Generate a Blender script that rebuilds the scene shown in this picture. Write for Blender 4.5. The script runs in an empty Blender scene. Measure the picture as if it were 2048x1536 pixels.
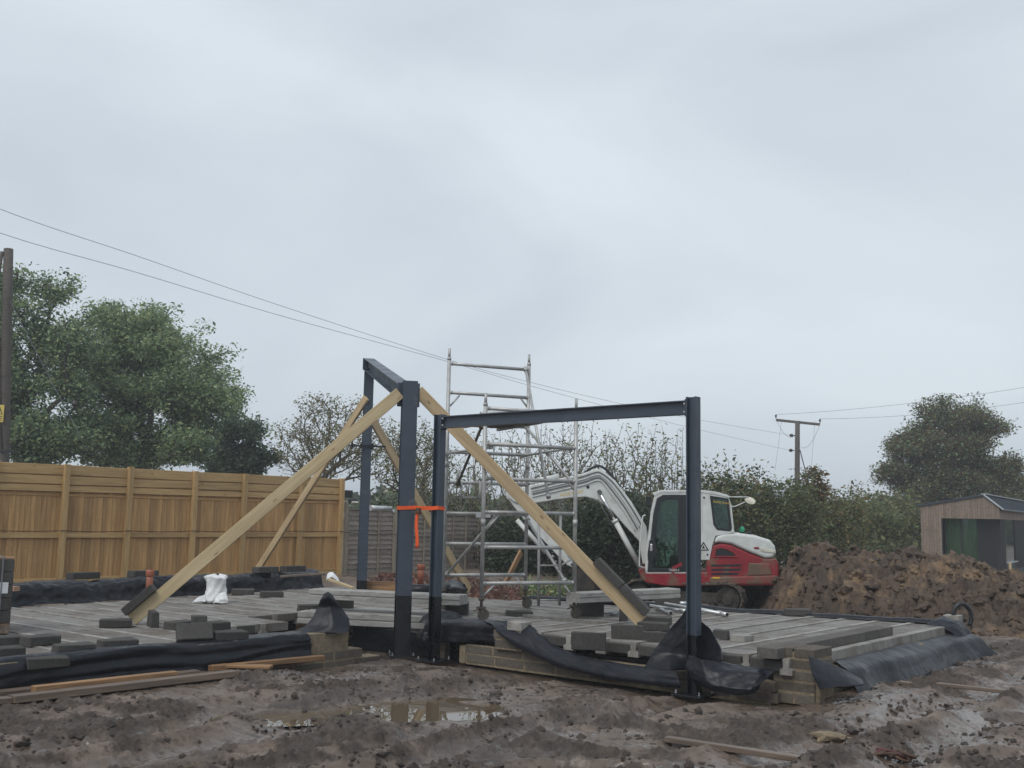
import bpy, bmesh, math, random
import numpy as np
from mathutils import Vector, Matrix

random.seed(7)
rng = np.random.default_rng(7)
scene = bpy.context.scene
col = scene.collection

# ------------------------------------------------------------------ camera
FPX, PITCH, ROLL, EYE = 2100.0, 0.1255, 0.0185, 1.75
_F = Vector((0, math.cos(PITCH), math.sin(PITCH)))
_U = Vector((0, -math.sin(PITCH), math.cos(PITCH)))
_X = Vector((1, 0, 0))
CR = math.cos(ROLL) * _X + math.sin(ROLL) * _U
CU = -math.sin(ROLL) * _X + math.cos(ROLL) * _U
CAM = Vector((0, 0, EYE))
cd = bpy.data.cameras.new('camera')
cd.sensor_width = 36.0
cd.lens = 36.0 * FPX / 2048.0
cd.clip_start = 0.1
cd.clip_end = 2000.0
cam = bpy.data.objects.new('camera', cd)
col.objects.link(cam)
cam.matrix_world = Matrix(((CR.x, CU.x, -_F.x, 0), (CR.y, CU.y, -_F.y, 0), (CR.z, CU.z, -_F.z, EYE), (0, 0, 0, 1)))
scene.camera = cam

# ------------------------------------------------------------------ sky, sun, exposure
SUN_EL, SUN_AZ = math.radians(52), math.radians(215)
world = bpy.data.worlds.new('World')
scene.world = world
world.use_nodes = True
wn, wl = world.node_tree.nodes, world.node_tree.links
wn.clear()
wout = wn.new('ShaderNodeOutputWorld')
wbg = wn.new('ShaderNodeBackground')
nish = wn.new('ShaderNodeTexSky')
nish.sky_type = 'NISHITA'
nish.sun_disc = False
nish.sun_elevation = SUN_EL
nish.sun_rotation = SUN_AZ
nish.dust_density = 4.0
nsc = wn.new('ShaderNodeVectorMath'); nsc.operation = 'SCALE'; nsc.inputs[3].default_value = 0.06
wl.new(nish.outputs[0], nsc.inputs[0])
wtc = wn.new('ShaderNodeTexCoord')
wmap = wn.new('ShaderNodeMapping')
wmap.inputs['Scale'].default_value = (1.0, 1.0, 2.2)
wmap.inputs['Rotation'].default_value = (0.25, 0.35, 0.6)
wl.new(wtc.outputs['Generated'], wmap.inputs[0])
wnz = wn.new('ShaderNodeTexNoise')
wnz.inputs['Scale'].default_value = 1.7
wnz.inputs['Detail'].default_value = 5.0
wnz.inputs['Roughness'].default_value = 0.46
wnz.inputs['Distortion'].default_value = 0.5
wl.new(wmap.outputs[0], wnz.inputs['Vector'])
wrp = wn.new('ShaderNodeValToRGB')
wrp.color_ramp.elements[0].position = 0.34
wrp.color_ramp.elements[0].color = (0.51, 0.58, 0.66, 1)
wrp.color_ramp.elements[1].position = 0.68
wrp.color_ramp.elements[1].color = (0.715, 0.79, 0.85, 1)
wl.new(wnz.outputs[0], wrp.inputs[0])
wmx = wn.new('ShaderNodeMixRGB')
wmx.inputs[0].default_value = 0.93
wl.new(nsc.outputs[0], wmx.inputs[1])
wl.new(wrp.outputs[0], wmx.inputs[2])
wl.new(wmx.outputs[0], wbg.inputs[0])
wbg.inputs[1].default_value = 1.0
wl.new(wbg.outputs[0], wout.inputs[0])

sd = bpy.data.lights.new('sun', 'SUN')
sd.energy = 1.5
sd.angle = math.radians(35)
sd.color = (1.0, 0.97, 0.93)
sun = bpy.data.objects.new('sun', sd)
col.objects.link(sun)
sdir = Vector((math.sin(SUN_AZ) * math.cos(SUN_EL), math.cos(SUN_AZ) * math.cos(SUN_EL), math.sin(SUN_EL)))
sun.rotation_euler = sdir.to_track_quat('Z', 'Y').to_euler()
sun.location = sdir * 40

vs = scene.view_settings
vs.view_transform = 'Standard'
vs.look = 'None'
vs.gamma = 1.0
vs.exposure = 0.12
vs.use_curve_mapping = False
scene.render.engine = 'CYCLES'
scene.cycles.max_bounces = 6
scene.cycles.transparent_max_bounces = 12

# ------------------------------------------------------------------ plan of the site
# a: direction of the fence and of the left wall, b: direction of the portal frame and the right front wall
T = 0.69
A = Vector((math.sin(T), math.cos(T), 0))
B = Vector((math.cos(T), -math.sin(T), 0))
UP = Vector((0, 0, 1))
ORG = Vector((-0.886, 13.013, 0))
def W(u, v, z=0.0): return ORG + A * u + B * v + UP * z
def uv(p):
    d = Vector(p) - ORG
    return d.dot(A), d.dot(B)
def ray(x, y): return _F + CR * ((x - 1024) / FPX) + CU * ((768 - y) / FPX)
def G(x, y, z=0.0):                     # where a sight line meets the level z
    d = ray(x, y); return CAM + d * ((z - EYE) / d.z)
def DY(x, y, Y):                        # where it meets the upright plane at distance Y
    d = ray(x, y); return CAM + d * (Y / d.y)
def PL(x, y, p0, n):                    # where it meets any plane
    d = ray(x, y); return CAM + d * ((Vector(p0) - CAM).dot(n) / d.dot(n))
def PU(x, y, u): return PL(x, y, W(u, 0), A)
def PV(x, y, v): return PL(x, y, W(0, v), B)
DECK = 0.43             # right slab
DL = 0.37               # left slab lies a little lower

# ------------------------------------------------------------------ helpers
def tag(o, label=None, cat=None, group=None, kind=None):
    if label: o['label'] = label
    if cat: o['category'] = cat
    if group: o['group'] = group
    if kind: o['kind'] = kind
    return o
def empty(name, loc, label=None, cat=None, group=None, kind=None):
    o = bpy.data.objects.new(name, None)
    o.empty_display_size = 0.1
    col.objects.link(o)
    o.location = loc
    return tag(o, label, cat, group, kind)
def base_of(parent):
    p = Vector((0, 0, 0))
    while parent is not None:
        p = p + parent.location
        parent = parent.parent
    return p
class MB:
    def __init__(s): s.v = []; s.f = []; s.sm = []
    def add(s, vs_, fs, smooth=False):
        n = len(s.v)
        s.v.extend([tuple(p) for p in vs_])
        for f in fs: s.f.append(tuple(i + n for i in f)); s.sm.append(smooth)
        return s
    def box(s, c, ax, ay, az, hx, hy, hz):
        c = Vector(c); P = []
        for k in (-1, 1):
            for j in (-1, 1):
                for i in (-1, 1): P.append(c + ax * (i * hx) + ay * (j * hy) + az * (k * hz))
        return s.add(P, [(0, 2, 3, 1), (4, 5, 7, 6), (0, 1, 5, 4), (2, 6, 7, 3), (0, 4, 6, 2), (1, 3, 7, 5)])
    def bar(s, p0, p1, w, h, up=UP):
        p0, p1 = Vector(p0), Vector(p1); d = (p1 - p0); L = d.length; d = d / L
        y = up.cross(d)
        if y.length < 1e-4: y = Vector((1, 0, 0)).cross(d)
        y.normalize(); z = d.cross(y)
        return s.box((p0 + p1) / 2, d, y, z, L / 2, w / 2, h / 2)
    def tube(s, pts, r, n=8, cap=True):
        pts = [Vector(p) for p in pts]; rs = r if isinstance(r, (list, tuple)) else [r] * len(pts)
        V = []; prev = None
        for i, p in enumerate(pts):
            d = (pts[min(i + 1, len(pts) - 1)] - pts[max(i - 1, 0)]).normalized()
            if prev is None:
                x = d.cross(UP)
                if x.length < 1e-3: x = d.cross(Vector((1, 0, 0)))
            else: x = prev - d * prev.dot(d)
            x.normalize(); prev = x; y = d.cross(x)
            for k in range(n):
                t = 2 * math.pi * k / n
                V.append(p + (x * math.cos(t) + y * math.sin(t)) * rs[i])
        Fs = []
        for i in range(len(pts) - 1):
            for k in range(n):
                Fs.append((i * n + k, i * n + (k + 1) % n, (i + 1) * n + (k + 1) % n, (i + 1) * n + k))
        s.add(V, Fs, True)
        if cap:
            m = len(s.v) - len(V)
            s.f.append(tuple(m + k for k in range(n))[::-1]); s.sm.append(False)
            s.f.append(tuple(m + (len(pts) - 1) * n + k for k in range(n))); s.sm.append(False)
        return s
    def prism(s, poly, ext):
        poly = [Vector(p) for p in poly]; n = len(poly); ext = Vector(ext)
        return s.add(poly + [p + ext for p in poly], [tuple(range(n))[::-1], tuple(range(n, 2 * n))] +
                     [(i, (i + 1) % n, n + (i + 1) % n, n + i) for i in range(n)])
    def ring(s, outer, inner, ext):
        n = len(outer); ext = Vector(ext)
        o = [Vector(p) for p in outer]; i_ = [Vector(p) for p in inner]
        V = o + i_ + [p + ext for p in o] + [p + ext for p in i_]; Fs = []
        for k in range(n):
            j = (k + 1) % n
            Fs += [(k, j, n + j, n + k), (2 * n + k, 3 * n + k, 3 * n + j, 2 * n + j), (k, 2 * n + k, 2 * n + j, j), (n + k, n + j, 3 * n + j, 3 * n + k)]
        return s.add(V, Fs)
    def grid(s, rows, smooth=True, flip=False):
        n, m = len(rows), len(rows[0]); V = [p for r in rows for p in r]; Fs = []
        for i in range(n - 1):
            for j in range(m - 1):
                f = (i * m + j, i * m + j + 1, (i + 1) * m + j + 1, (i + 1) * m + j)
                Fs.append(f[::-1] if flip else f)
        return s.add(V, Fs, smooth)
    def build(s, name, mat, parent=None, loc=None, bevel=0.0, seg=1, fixn=True):
        me = bpy.data.meshes.new(name)
        off = base_of(parent) if parent is not None else Vector(loc or (0, 0, 0))
        me.from_pydata([(p[0] - off.x, p[1] - off.y, p[2] - off.z) for p in s.v], [], s.f)
        me.polygons.foreach_set('use_smooth', s.sm)
        if fixn and len(s.f) < 20000:
            bm = bmesh.new(); bm.from_mesh(me); bmesh.ops.recalc_face_normals(bm, faces=bm.faces); bm.to_mesh(me); bm.free()
        me.materials.append(mat)
        o = bpy.data.objects.new(name, me)
        col.objects.link(o)
        if parent is not None: o.parent = parent
        else: o.location = off
        if bevel > 0:
            b = o.modifiers.new('bevel', 'BEVEL'); b.width = bevel; b.segments = seg; b.limit_method = 'ANGLE'; b.angle_limit = 0.7
        return o
def link_mesh(name, me, M, parent=None):
    o = bpy.data.objects.new(name, me)
    col.objects.link(o)
    if parent is not None:
        o.parent = parent
        M = Matrix.Translation(-base_of(parent)) @ M
    o.matrix_basis = M
    return o
def frame(o, x, y, z):
    return Matrix(((x[0], y[0], z[0], o[0]), (x[1], y[1], z[1], o[1]), (x[2], y[2], z[2], o[2]), (0, 0, 0, 1)))
_pc = {}
def box_mesh(key, L, w, h, mat, bev=0.004, jit=0.0):
    """a box along its own X, slightly chamfered, grain runs along X; shared between alike pieces"""
    k = (key, round(L, 3), round(w, 3), round(h, 3), mat.name)
    if k in _pc: return _pc[k]
    bm = bmesh.new()
    bmesh.ops.create_cube(bm, size=1.0)
    for v in bm.verts:
        v.co = Vector((v.co.x * L, v.co.y * w, v.co.z * h))
        if jit: v.co += Vector((random.uniform(-jit, jit), random.uniform(-jit, jit), random.uniform(-jit, jit)))
    if bev: bmesh.ops.bevel(bm, geom=list(bm.edges), offset=min(bev, w * .3, h * .3), segments=1, affect='EDGES')
    me = bpy.data.meshes.new(key); bm.to_mesh(me); bm.free()
    me.materials.append(mat); _pc[k] = me
    return me
def plank(name, p0, p1, w, h, mat, parent=None, up=UP, bev=0.004, jit=0.0):
    """timber or block between two points with its own local X along it"""
    p0, p1 = Vector(p0), Vector(p1); d = p1 - p0; L = d.length; d /= L
    y = up.cross(d)
    if y.length < 1e-4: y = Vector((1, 0, 0)).cross(d)
    y.normalize(); z = d.cross(y)
    return link_mesh(name, box_mesh(name, L, w, h, mat, bev, jit), frame((p0 + p1) / 2, d, y, z), parent)

# value noise for terrain and cloth
def _hash(ix, iy, s):
    h = (ix.astype(np.int64) * 374761393 + iy.astype(np.int64) * 668265263 + s * 1442695041) & 0x7fffffff
    h = ((h ^ (h >> 13)) * 1274126177) & 0x7fffffff
    return ((h ^ (h >> 16)) & 0xffff) / 65535.0
def vnoise(x, y, s=0):
    ix, iy = np.floor(x), np.floor(y); fx, fy = x - ix, y - iy
    fx = fx * fx * fx * (fx * (fx * 6 - 15) + 10); fy = fy * fy * fy * (fy * (fy * 6 - 15) + 10)
    a_, b_, c_, d_ = _hash(ix, iy, s), _hash(ix + 1, iy, s), _hash(ix, iy + 1, s), _hash(ix + 1, iy + 1, s)
    return (a_ * (1 - fx) + b_ * fx) * (1 - fy) + (c_ * (1 - fx) + d_ * fx) * fy
def fbm(x, y, s=0, octv=4, gain=.5, ridged=False):
    r = 0; am = 1; t = 0
    for k in range(octv):
        n = vnoise(x, y, s + k * 17)
        if ridged: n = 1 - np.abs(2 * n - 1)
        r = r + am * n; t += am; am *= gain
        x, y = x * 2.03 * .8 + y * 2.03 * .6, -x * 2.03 * .6 + y * 2.03 * .8
    return r / t
def cells(x, y, s=0):
    """lumps: distance to the nearest of scattered points, and that point's own number"""
    ix, iy = np.floor(x), np.floor(y); best = np.full(x.shape, 9.0); second = np.full(x.shape, 9.0); idv = np.zeros(x.shape)
    for dx in (-1, 0, 1):
        for dy in (-1, 0, 1):
            jx, jy = ix + dx, iy + dy
            d = (jx + .1 + .8 * _hash(jx, jy, s) - x) ** 2 + (jy + .1 + .8 * _hash(jx, jy, s + 7) - y) ** 2
            m = d < best; second = np.where(m, best, np.minimum(second, d)); idv = np.where(m, _hash(jx, jy, s + 13), idv); best = np.where(m, d, best)
    return np.sqrt(best), np.sqrt(second), idv
def clods(x, y, f, s):
    w1, w2 = fbm(x * f * 1.3, y * f * 1.3, s + 3, 3) - .5, fbm(x * f * 1.3 + 40, y * f * 1.3, s + 5, 3) - .5
    a_, b_, i_ = cells(x * f + w1 * .9, y * f + w2 * .9, s)
    return np.minimum(1, (b_ - a_) * 2.2) ** .7 * (.25 + .75 * i_ ** 1.5)
def sstep(a_, b_, x):
    t = np.clip((x - a_) / (b_ - a_), 0, 1); return t * t * (3 - 2 * t)
def nz1(x, s=0): return float(vnoise(np.array([x * 1.0]), np.array([s * 7.31 + .5]), s)[0]) * 2 - 1

# ------------------------------------------------------------------ materials
def mat(name, c1, c2=None, scale=6.0, rough=.7, rough2=None, metal=0.0, bump=0.0, bscale=40.0, stretch=(1, 1, 1), detail=4.0,
        rnd=0.0, spec=.5, coat=0.0, c3=None, s3=2.0, t3=(.55, .7), rscale=None, lo=.35, hi=.65):
    """procedural surface: two colours over noise, an optional third in patches, tone varied from piece to piece"""
    m = bpy.data.materials.new(name); m.use_nodes = True
    N, L = m.node_tree.nodes, m.node_tree.links
    p = N['Principled BSDF']
    p.inputs['Metallic'].default_value = metal; p.inputs['Roughness'].default_value = rough
    p.inputs['Specular IOR Level'].default_value = spec
    if coat: p.inputs['Coat Weight'].default_value = coat; p.inputs['Coat Roughness'].default_value = .12
    tc = N.new('ShaderNodeTexCoord'); mp = N.new('ShaderNodeMapping'); mp.inputs['Scale'].default_value = stretch
    L.new(tc.outputs['Object'], mp.inputs[0])
    oi = N.new('ShaderNodeObjectInfo')
    ad = N.new('ShaderNodeVectorMath'); ad.operation = 'ADD'
    sc = N.new('ShaderNodeMath'); sc.operation = 'MULTIPLY'; sc.inputs[1].default_value = 37.0
    L.new(oi.outputs['Random'], sc.inputs[0]); L.new(mp.outputs[0], ad.inputs[0]); L.new(sc.outputs[0], ad.inputs[1])
    vec = ad.outputs[0]
    c2 = c2 or tuple(x * .7 for x in c1)
    nz = N.new('ShaderNodeTexNoise'); nz.inputs['Scale'].default_value = scale; nz.inputs['Detail'].default_value = detail; nz.inputs['Roughness'].default_value = .6
    L.new(vec, nz.inputs['Vector'])
    rp = N.new('ShaderNodeValToRGB'); e = rp.color_ramp.elements
    e[0].position = lo; e[0].color = (*c2, 1); e[1].position = hi; e[1].color = (*c1, 1)
    L.new(nz.outputs[0], rp.inputs[0]); out = rp.outputs[0]
    if c3:
        n3 = N.new('ShaderNodeTexNoise'); n3.inputs['Scale'].default_value = s3; n3.inputs['Detail'].default_value = 5.0; n3.inputs['Roughness'].default_value = .65
        L.new(vec, n3.inputs['Vector'])
        r3 = N.new('ShaderNodeMapRange'); r3.inputs[1].default_value = t3[0]; r3.inputs[2].default_value = t3[1]
        L.new(n3.outputs[0], r3.inputs[0])
        mx = N.new('ShaderNodeMixRGB'); L.new(r3.outputs[0], mx.inputs[0]); L.new(out, mx.inputs[1]); mx.inputs[2].default_value = (*c3, 1)
        out = mx.outputs[0]
    if rnd:
        hs = N.new('ShaderNodeHueSaturation'); mr = N.new('ShaderNodeMapRange')
        mr.inputs[3].default_value = 1 - rnd; mr.inputs[4].default_value = 1 + rnd
        L.new(oi.outputs['Random'], mr.inputs[0]); L.new(mr.outputs[0], hs.inputs['Value']); L.new(out, hs.inputs['Color']); out = hs.outputs[0]
    L.new(out, p.inputs['Base Color'])
    if rough2 is not None:
        rr = N.new('ShaderNodeMapRange'); rr.inputs[1].default_value = .35; rr.inputs[2].default_value = .65
        rr.inputs[3].default_value = rough; rr.inputs[4].default_value = rough2
        nr = N.new('ShaderNodeTexNoise'); nr.inputs['Scale'].default_value = rscale or scale * .7; nr.inputs['Detail'].default_value = 4.0
        L.new(vec, nr.inputs['Vector']); L.new(nr.outputs[0], rr.inputs[0]); L.new(rr.outputs[0], p.inputs['Roughness'])
    if bump:
        nb = N.new('ShaderNodeTexNoise'); nb.inputs['Scale'].default_value = bscale; nb.inputs['Detail'].default_value = 5.0
        L.new(vec, nb.inputs['Vector'])
        bp = N.new('ShaderNodeBump'); bp.inputs['Strength'].default_value = bump; bp.inputs['Distance'].default_value = .02
        L.new(nb.outputs[0], bp.inputs['Height']); L.new(bp.outputs[0], p.inputs['Normal'])
    return m
def wood(name, c1, c2, rnd=.15, knots=(.10, .05, .02), rough=.65, g=1.0, rough2=None, kn=1.0, damp=.62):
    """timber with grain along local X and dark knots"""
    m = mat(name, c1, c2, scale=5.0 * g, rough=rough, stretch=(.35, 5, 5), detail=6, rnd=rnd, bump=.25, bscale=18, rough2=rough2, c3=tuple(damp * x for x in c2), s3=1.1, t3=(.5, .85))
    N, L = m.node_tree.nodes, m.node_tree.links
    p = N['Principled BSDF']; src = p.inputs['Base Color'].links[0].from_socket
    tc = N.new('ShaderNodeTexCoord'); mp = N.new('ShaderNodeMapping'); mp.inputs['Scale'].default_value = (1.6, 4.5, 4.5)
    oi = N.new('ShaderNodeObjectInfo'); ad = N.new('ShaderNodeVectorMath'); ad.operation = 'ADD'
    sc = N.new('ShaderNodeMath'); sc.operation = 'MULTIPLY'; sc.inputs[1].default_value = 91.0
    L.new(oi.outputs['Random'], sc.inputs[0]); L.new(tc.outputs['Object'], mp.inputs[0]); L.new(mp.outputs[0], ad.inputs[0]); L.new(sc.outputs[0], ad.inputs[1])
    vo = N.new('ShaderNodeTexVoronoi'); vo.inputs['Scale'].default_value = 1.6 * g * kn; L.new(ad.outputs[0], vo.inputs['Vector'])
    rp = N.new('ShaderNodeValToRGB'); e = rp.color_ramp.elements
    e[0].position = .05; e[0].color = (.75, .75, .75, 1); e[1].position = .12; e[1].color = (0, 0, 0, 1)
    L.new(vo.outputs['Distance'], rp.inputs[0])
    mx = N.new('ShaderNodeMixRGB'); L.new(rp.outputs[0], mx.inputs[0]); L.new(src, mx.inputs[1]); mx.inputs[2].default_value = (*knots, 1)
    L.new(mx.outputs[0], p.inputs['Base Color'])
    return m
M = {}
M['fence'] = wood('fence_timber', (.50, .30, .122), (.35, .195, .076), rnd=.24, knots=(.17, .075, .03), kn=2.2, damp=.85)
M['rail'] = wood('fence_rail_timber', (.50, .335, .15), (.37, .235, .10), rnd=.14, damp=.75)
M['prop'] = wood('new_softwood', (.55, .44, .265), (.44, .335, .19), rnd=.08, knots=(.25, .13, .06))
M['prop2'] = wood('new_softwood_brown', (.53, .40, .235), (.40, .29, .165), rnd=.08, knots=(.18, .1, .05))
M['greywood'] = wood('weathered_fence_wood', (.30, .26, .222), (.19, .16, .135), rnd=.2, knots=(.08, .06, .05), rough=.85)
M['greypost'] = wood('weathered_post_wood', (.33, .28, .22), (.22, .185, .145), rnd=.15, knots=(.08, .06, .05), rough=.85)
M['muddywood'] = wood('muddy_board_wood', (.20, .145, .105), (.10, .075, .06), rnd=.2, knots=(.06, .04, .03), rough=.6, rough2=.3)
M['orangewood'] = wood('wet_orange_board_wood', (.36, .20, .085), (.17, .095, .05), rnd=.15, knots=(.10, .05, .03), rough=.55)
M['pole'] = wood('pole_timber', (.105, .09, .078), (.06, .05, .043), rnd=.1, knots=(.05, .04, .035), rough=.8)
M['steel'] = mat('grey_primer_steel', (.050, .066, .090), (.040, .053, .074), scale=3, rough=.34, rough2=.5, bump=.05, bscale=40, c3=(.12, .122, .125), s3=4.5, t3=(.62, .76))
M['steeltop'] = M['steel']
M['bitumen_and_shade'] = mat('black_bitumen_and_void_shade', (.006, .007, .010), (.004, .005, .007), scale=6, rough=.22, rough2=.4, bump=.1, bscale=25)  # real coating on the columns; on the footing walls it paints the void's shade
M['alu'] = mat('scaffold_aluminium', (.48, .48, .47), (.34, .34, .33), scale=7, rough=.45, rough2=.6, metal=.45, c3=(.20, .185, .165), s3=6, t3=(.6, .75))
M['alubright'] = mat('clean_aluminium', (.62, .63, .63), (.5, .51, .51), scale=9, rough=.35, metal=.6, c3=(.25, .23, .2), s3=7, t3=(.62, .75))
M['castor'] = mat('castor_iron', (.12, .105, .09), (.07, .06, .05), scale=20, rough=.65, metal=.3)
M['rubber'] = mat('black_rubber', (.014, .014, .015), (.01, .01, .01), scale=9, rough=.65)
M['block'] = mat('dense_concrete_block', (.070, .065, .060), (.046, .043, .040), scale=45, rough=.9, bump=.5, bscale=140, rnd=.22, c3=(.085, .08, .076), s3=5, t3=(.58, .75))
M['wallblock'] = mat('wall_concrete_block', (.135, .115, .093), (.095, .08, .064), scale=30, rough=.9, bump=.5, bscale=120, rnd=.2, c3=(.17, .14, .105), s3=6, t3=(.55, .72))
M['mortar'] = mat('mortar', (.26, .205, .135), (.17, .135, .09), scale=14, rough=.95, bump=.9, bscale=50)
M['infill'] = mat('floor_infill_block', (.225, .21, .195), (.165, .153, .142), scale=20, rough=.85, rough2=.5, bump=.35, bscale=90, rnd=.10, c3=(.115, .094, .076), s3=1.3, t3=(.44, .64))
M['beam'] = mat('precast_concrete', (.33, .315, .29), (.24, .228, .208), scale=9, rough=.8, bump=.3, bscale=70, rnd=.10, c3=(.15, .13, .108), s3=2.2, t3=(.48, .66))
M['plank'] = mat('precast_plank_concrete', (.36, .35, .33), (.26, .253, .235), scale=7, rough=.85, bump=.35, bscale=60, rnd=.06, c3=(.15, .14, .125), s3=4, t3=(.55, .72), stretch=(1, 3, 3))
M['kerb'] = mat('damp_grey_block', (.115, .105, .094), (.08, .073, .066), scale=30, rough=.9, bump=.5, bscale=120, rnd=.15, c3=(.15, .135, .12), s3=4, t3=(.55, .75))
M['dpm'] = mat('black_polythene_sheet', (.010, .012, .017), (.007, .008, .012), scale=5, rough=.27, rough2=.45, bump=.5, bscale=11, spec=.26, c3=(.026, .025, .024), s3=3, t3=(.6, .85), rscale=4)
M['dpmdust'] = mat('dusty_polythene_sheet', (.013, .015, .021), (.009, .010, .015), scale=5, rough=.34, rough2=.5, bump=.5, bscale=10, spec=.28, c3=(.036, .033, .031), s3=2.5, t3=(.55, .85), rscale=4)
M['white'] = mat('machine_white_paint', (.62, .64, .62), (.52, .54, .52), scale=5, rough=.35, rough2=.5, c3=(.30, .265, .215), s3=2.6, t3=(.56, .82))
M['red'] = mat('machine_red_paint', (.27, .016, .024), (.20, .011, .017), scale=4, rough=.3, rough2=.45, c3=(.16, .085, .055), s3=2.4, t3=(.54, .62))
M['redmud'] = mat('mud_caked_red_paint', (.16, .095, .06), (.23, .03, .03), scale=2.6, rough=.65, rough2=.4, c3=(.12, .08, .055), s3=3, t3=(.45, .6), lo=.42, hi=.55)
M['black'] = mat('black_plastic', (.016, .018, .021), (.011, .012, .014), scale=8, rough=.4)
M['hose'] = mat('hydraulic_line', (.10, .105, .105), (.06, .063, .063), scale=8, rough=.5)
M['chrome'] = mat('cylinder_rod', (.75, .76, .77), (.6, .61, .62), scale=8, rough=.15, metal=.9)
M['track'] = mat('muddy_rubber_track', (.085, .07, .056), (.03, .027, .025), scale=8, rough=.85, bump=.7, bscale=30, c3=(.15, .115, .085), s3=5, t3=(.5, .65))
M['undercarriage'] = mat('muddy_undercarriage', (.06, .05, .042), (.02, .018, .017), scale=6, rough=.85, bump=.5, bscale=25)
M['yellow'] = mat('yellow_lettering', (.72, .48, .05), (.6, .38, .04), scale=10, rough=.5)
M['lamp_green'] = mat('green_beacon_lens', (.02, .36, .17), (.015, .28, .13), scale=5, rough=.2)
M['cream'] = mat('cream_reflector', (.62, .60, .50), (.5, .48, .4), scale=5, rough=.4)
M['orange'] = mat('orange_webbing', (.85, .115, .02), (.7, .085, .015), scale=60, rough=.6)
M['terracotta'] = mat('terracotta_plastic_pipe', (.36, .115, .062), (.28, .09, .05), scale=6, rough=.5)
M['sack'] = mat('white_woven_sack', (.74, .75, .75), (.6, .61, .62), scale=9, rough=.6, bump=.4, bscale=22, c3=(.42, .4, .37), s3=4, t3=(.6, .78))
M['wire'] = mat('weathered_wire', (.10, .105, .11), (.08, .085, .09), scale=6, rough=.6)
M['cable'] = mat('dark_cable', (.02, .019, .019), (.014, .013, .013), scale=6, rough=.6)
M['ceramic'] = mat('brown_ceramic', (.03, .02, .017), (.02, .014, .012), scale=6, rough=.25)
M['signyellow'] = mat('yellow_sign', (.60, .46, .11), (.5, .38, .09), scale=9, rough=.5)
M['cladding'] = wood('larch_cladding', (.26, .20, .155), (.18, .138, .108), rnd=.16, knots=(.14, .09, .07), rough=.8)
M['darkclad'] = mat('black_corrugated_cladding', (.022, .024, .030), (.016, .018, .022), scale=4, rough=.5, rnd=.1)
M['roofmetal'] = mat('grey_seam_roof', (.055, .068, .085), (.045, .056, .07), scale=3, rough=.4, metal=.3)
M['flashing'] = mat('pale_roof_flashing', (.5, .54, .57), (.42, .45, .48), scale=3, rough=.4, metal=.3)
M['curtain'] = mat('green_curtain', (.14, .22, .13), (.10, .165, .10), scale=5, rough=.8, stretch=(6, 6, .3))
M['pallet'] = wood('pallet_wood', (.42, .25, .16), (.28, .165, .10), rnd=.15, rough=.8)
M['tape'] = mat('steel_banding', (.22, .23, .25), (.16, .17, .18), scale=9, rough=.4, metal=.6)
M['paper'] = mat('torn_white_label', (.62, .64, .65), (.5, .52, .54), scale=9, rough=.7)
M['rust'] = mat('rusty_iron', (.10, .055, .035), (.05, .03, .022), scale=12, rough=.75)
M['redstrap'] = mat('muddy_red_strap', (.12, .032, .034), (.055, .032, .028), scale=9, rough=.7)
M['bark'] = mat('bark', (.075, .062, .05), (.04, .034, .028), scale=9, rough=.95)
M['barkgrey'] = mat('pale_bark', (.17, .15, .12), (.10, .088, .07), scale=9, rough=.95)
def glass(name, tint, rough=.03, alpha=.55):
    m = bpy.data.materials.new(name); m.use_nodes = True
    N, L = m.node_tree.nodes, m.node_tree.links; N.clear()
    o = N.new('ShaderNodeOutputMaterial'); g = N.new('ShaderNodeBsdfGlossy'); g.inputs['Roughness'].default_value = rough
    g.inputs['Color'].default_value = (.9, .95, .95, 1)
    t = N.new('ShaderNodeBsdfTransparent'); t.inputs[0].default_value = (*tint, 1)
    fr = N.new('ShaderNodeFresnel'); fr.inputs[0].default_value = 1.5
    nz = N.new('ShaderNodeTexNoise'); nz.inputs['Scale'].default_value = 3; bp = N.new('ShaderNodeBump'); bp.inputs['Strength'].default_value = .03
    L.new(nz.outputs[0], bp.inputs['Height']); L.new(bp.outputs[0], g.inputs['Normal'])
    mr = N.new('ShaderNodeMapRange'); mr.inputs[3].default_value = .0; mr.inputs[4].default_value = .9
    L.new(fr.outputs[0], mr.inputs[0])
    mx = N.new('ShaderNodeMixShader'); L.new(mr.outputs[0], mx.inputs[0]); L.new(t.outputs[0], mx.inputs[1]); L.new(g.outputs[0], mx.inputs[2])
    L.new(mx.outputs[0], o.inputs[0]); return m
M['glass'] = glass('tinted_cab_glass', (.60, .74, .68))
M['winglass'] = glass('window_glass', (.94, .97, .95))
def water_mat():
    m = bpy.data.materials.new('muddy_water'); m.use_nodes = True
    N, L = m.node_tree.nodes, m.node_tree.links; p = N['Principled BSDF']
    p.inputs['Base Color'].default_value = (.12, .09, .058, 1); p.inputs['Roughness'].default_value = .0; p.inputs['IOR'].default_value = 1.5
    p.inputs['Specular IOR Level'].default_value = .5
    nz = N.new('ShaderNodeTexNoise'); nz.inputs['Scale'].default_value = 6
    bp = N.new('ShaderNodeBump'); bp.inputs['Strength'].default_value = .004; bp.inputs['Distance'].default_value = .01
    L.new(nz.outputs[0], bp.inputs['Height']); L.new(bp.outputs[0], p.inputs['Normal']); return m
M['water'] = water_mat()
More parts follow.
